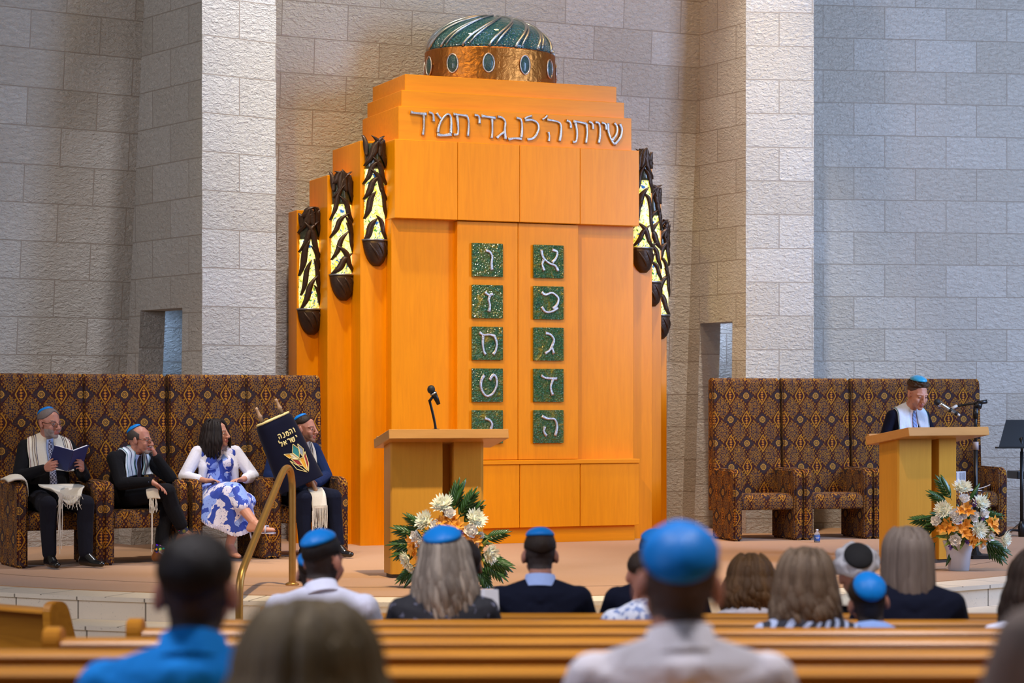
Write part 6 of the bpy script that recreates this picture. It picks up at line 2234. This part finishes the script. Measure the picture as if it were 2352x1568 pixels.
# ================================================================== the congregation, seen from behind
def aud(label, px, ytop, pew_i, top, hair=None, skin=None, hp=8, hy=0, hr=0, hs=1.0, hw=1.0, kip=None, top_name='jacket', coll=None, lean=0.0, voxel=0.009, fem=False, wsh=1.0, belly=1.0, shift=0.0, child=1.0, dy=0.28, hx=0.0, cat='person', bottom=C_trou, yaw=180, nape=None):
    y = PY[pew_i] + dy
    z0 = floor_z(y)
    ht = WZ(ytop, y) - z0
    J = J_default()
    k = child
    dz = ht - (1.165 + 0.118 * hs + (0.012 if kip else 0.006))
    for n_ in ('chest', 'neck', 'head', 'shL', 'shR'):
        f = 0.55 if n_ == 'chest' else 1.0
        J[n_] = J[n_] + V(0, 0, dz * f)
    for n_ in ('elL', 'elR'): J[n_] = J[n_] + V(0, 0, dz * .7)
    for n_ in ('neck', 'head', 'shL', 'shR'): J[n_] = J[n_] + V(0, -lean, 0)
    J['head'] = J['head'] + V(-hx, -.015, 0)
    if k != 1.0:
        for n_ in ('shL', 'shR', 'elL', 'elR'): J[n_].x *= k
    HH = [(J['wrR'], V(.4, -.7, -.1), V(0, 0, -1), -1, {}), (J['wrL'], V(-.4, -.7, -.1), V(0, 0, -1), 1, {})]
    P = person(label, (WX(px, y) + shift, y, z0), yaw, J, skin=skin or SKR, top=top, top_name=top_name, bottom=bottom, voxel=voxel, rules=nape_rules(nape) if nape else None, hy=hy, hp=hp, hr=hr, hs=hs, hw=hw, hands=HH, collar=coll, fem=fem, wsh=wsh, belly=belly, sleeve=.93, group=None, cat=cat, coff=.010, arm_k=(.85 if fem else 1.0))
    return P


# two nearest men
A = aud('person with short black hair in a bright blue shirt, in the near pew at left', 458, 1224, 6, C_blue, nape=H_fadeb, hp=2, hs=1.03, hw=1.0, voxel=.006, coll=(C_blue, .045), top_name='shirt', wsh=1.08)
shell(A.M, 'hair', H_black, A.o, polfun(48, 88, 116), .012, nz=.25, nscale=40)
A = aud('person with large blue skullcap and white shirt, nearest in the middle right', 1555, 1203, 6, C_cream, nape=H_fade, hp=10, hr=-4, hs=1.06, hw=1.02, voxel=.006, coll=(C_cream, .045), top_name='shirt', wsh=1.08)
shell(A.M, 'hair', H_fade, A.o, polfun(48, 88, 108), .004, nz=.25, nscale=40, w=1.02)
kippah(A.M, A.o, size=64, tilt=47, side=8, lift=.007, w=1.02)
# second pew
A = aud('person in white shirt and blue skullcap, left of the front lectern', 744, 1219, 1, C_white, nape=H_fadeb, hp=6, hy=-28, hs=1.04, voxel=.008, coll=(C_white, .04), top_name='shirt', wsh=1.05)
shell(A.M, 'hair', H_black, A.o, polfun(48, 86, 116), .009, nz=.3, edge=2)
kippah(A.M, A.o, size=54, tilt=22, side=6, lift=.011)
A = aud('person with long streaked grey-blond hair under a blue skullcap, before the front flowers', 1020, 1226, 1, C_dlace, hp=14, hy=12, hs=1.0, voxel=.008, fem=True, top_name='blouse')
long_hair(A.M, A.o, H_streak, .36, 110, .006, .035, 11, az_lim=140, front=34, thick=.014, lr=.014, back=.03)
kippah(A.M, A.o, size=47, tilt=26, side=10, lift=.038)
pb = Vector((WX(1113, 9.75), 9.75, floor_z(9.75) + .86))
B = empty('prayer_book', pb, radians(12))
tag(B, 'open book with white pages held beside the woman with streaked hair', 'book')
for s, a_ in ((-1, 60), (1, 18)):
    T = Matrix.Rotation(radians(-14), 4, 'X') @ Matrix.Rotation(radians(s * a_), 4, 'Z')
    bm = bmesh.new(); box(bm, min(0, s * .075), max(0, s * .075), -.006, .006, -.11, .11, .002, 1, T); obj('pages', bm, M_paper, B)
    bm = bmesh.new(); box(bm, min(0, s * .078), max(0, s * .078), .006, .009, -.113, .113, .001, 1, T); obj('cover', bm, M_bcov, B)
# front pew
A = aud('person: boy in dark suit and blue skullcap, half hidden behind the white-shirted man', 722, 1262, 0, C_black, nape=H_fadeb, hp=6, hs=.94, child=.9, voxel=.009, coll=(C_white, .035))
shell(A.M, 'hair', H_dbrown, A.o, polfun(48, 86, 116), .010, nz=.3, edge=2)
kippah(A.M, A.o, size=54, tilt=30, side=8, lift=.012)
A = aud('person in black jacket mostly hidden behind the woman with streaked hair', 1066, 1240, 0, C_black, nape=H_fadeb, hp=6, hy=20, voxel=.009)
shell(A.M, 'hair', H_dbrown, A.o, polfun(48, 86, 116), .010, nz=.3, edge=2)
A = aud('person in navy jacket and blue skullcap, head bowed, right of the flowers', 1240, 1216, 0, C_navy, nape=H_fadeb, hp=16, hy=2, hs=1.0, voxel=.008, coll=(C_collar, .045), wsh=1.05)
shell(A.M, 'hair', H_dbrown, A.o, polfun(48, 86, 116), .010, nz=.3, edge=2)
kippah(A.M, A.o, size=50, tilt=10, lift=.012)
A = aud('person in navy jacket partly hidden behind the nearest man in the white shirt', 1503, 1218, 0, C_navy, nape=H_fadeb, hp=8, voxel=.009, coll=(C_collar, .045), wsh=1.05)
shell(A.M, 'hair', H_dbrown, A.o, polfun(48, 86, 116), .010, nz=.3, edge=2)
kippah(A.M, A.o, size=50, tilt=20, lift=.012)
A = aud('person with wavy brown shoulder-length hair and ivory top, front pew', 1722, 1276, 0, C_cream, hp=6, hs=.98, voxel=.009, fem=True, child=.92, top_name='top')
long_hair(A.M, A.o, H_brown, .20, 90, .006, .035, 21, az_lim=140, front=34, thick=.018, lr=.016)
A = aud('person with white hair and a small black skullcap, head bowed', 1968, 1262, 0, C_black, hp=14, hr=6, hs=1.0, hx=0, voxel=.009, lean=.05)
hb_ = shell(A.M, 'hair', H_white, A.o, polfun(44, 104, 132), .034, nz=.55, nscale=34, naz=72, npol=26, edge=12)
kippah(A.M, A.o, mat=M_kipk, size=36, tilt=64, side=-4, lift=.040)
tallit_round(A, C_wool, .10, -.05, x=.11)
A = aud('person in pale patterned top, almost hidden between two near white-shirted shoulders', 1478, 1262, 1, C_print, hp=6, hs=.9, child=.72, voxel=.010, top_name='top')
shell(A.M, 'hair', H_dbrown, A.o, polfun(46, 90, 116), .012, nz=.3)
# behind the right lectern side
A = aud('person with long straight ash-blond hair and navy top, below the right lectern', 2080, 1212, 1, C_navy, hp=4, hs=1.0, voxel=.009, fem=True, top_name='top')
long_hair(A.M, A.o, H_ash, .38, 110, .002, .004, 31, az_lim=142, front=34, thick=.013, lr=.014)
A = aud('person with long curly greyed-brown hair in a blue striped top', 1845, 1264, 2, C_stripe, hp=4, hs=1.0, child=.88, voxel=.009, fem=True, top_name='top')
long_hair(A.M, A.o, H_curly, .28, 120, .010, .018, 41, az_lim=142, front=34, thick=.020, lr=.013)
A = aud('person: child with blue skullcap and pale blue shirt, before the long-haired woman', 1990, 1316, 2, C_lblue, nape=H_fadeb, hp=2, hr=8, hs=.93, child=.72, dy=.50, voxel=.008, coll=(C_lblue, .03), top_name='shirt')
shell(A.M, 'hair', H_dbrown, A.o, polfun(46, 90, 118), .012, nz=.3)
kippah(A.M, A.o, size=50, tilt=48, side=-8, lift=.013)
A = aud('person with dark hair and pale top at the right edge of the picture', 2378, 1268, 2, C_white, hp=4, hs=1.0, voxel=.009, fem=True, top_name='top')
long_hair(A.M, A.o, H_dbrown, .26, 100, .005, .035, 51, az_lim=142, front=34, thick=.02, lr=.015)
# nearest row, far out of focus
A = aud('person with fair hair, very near and out of focus, bottom left of centre', 716, 1392, 7, C_taupe, hp=4, hs=1.0, voxel=.008, fem=True, top_name='top')
long_hair(A.M, A.o, H_blond, .30, 120, .004, .045, 61, az_lim=142, front=34, thick=.022, lr=.017)
A = aud('person in taupe top, only a blurred arm and shoulder at the bottom right corner', 2592, 1000, 7, C_taupe, hp=4, hs=1.0, voxel=.010, fem=True, top_name='top')
long_hair(A.M, A.o, H_dbrown, .26, 70, .005, .03, 71, az_lim=142, front=34, thick=.02, lr=.016)
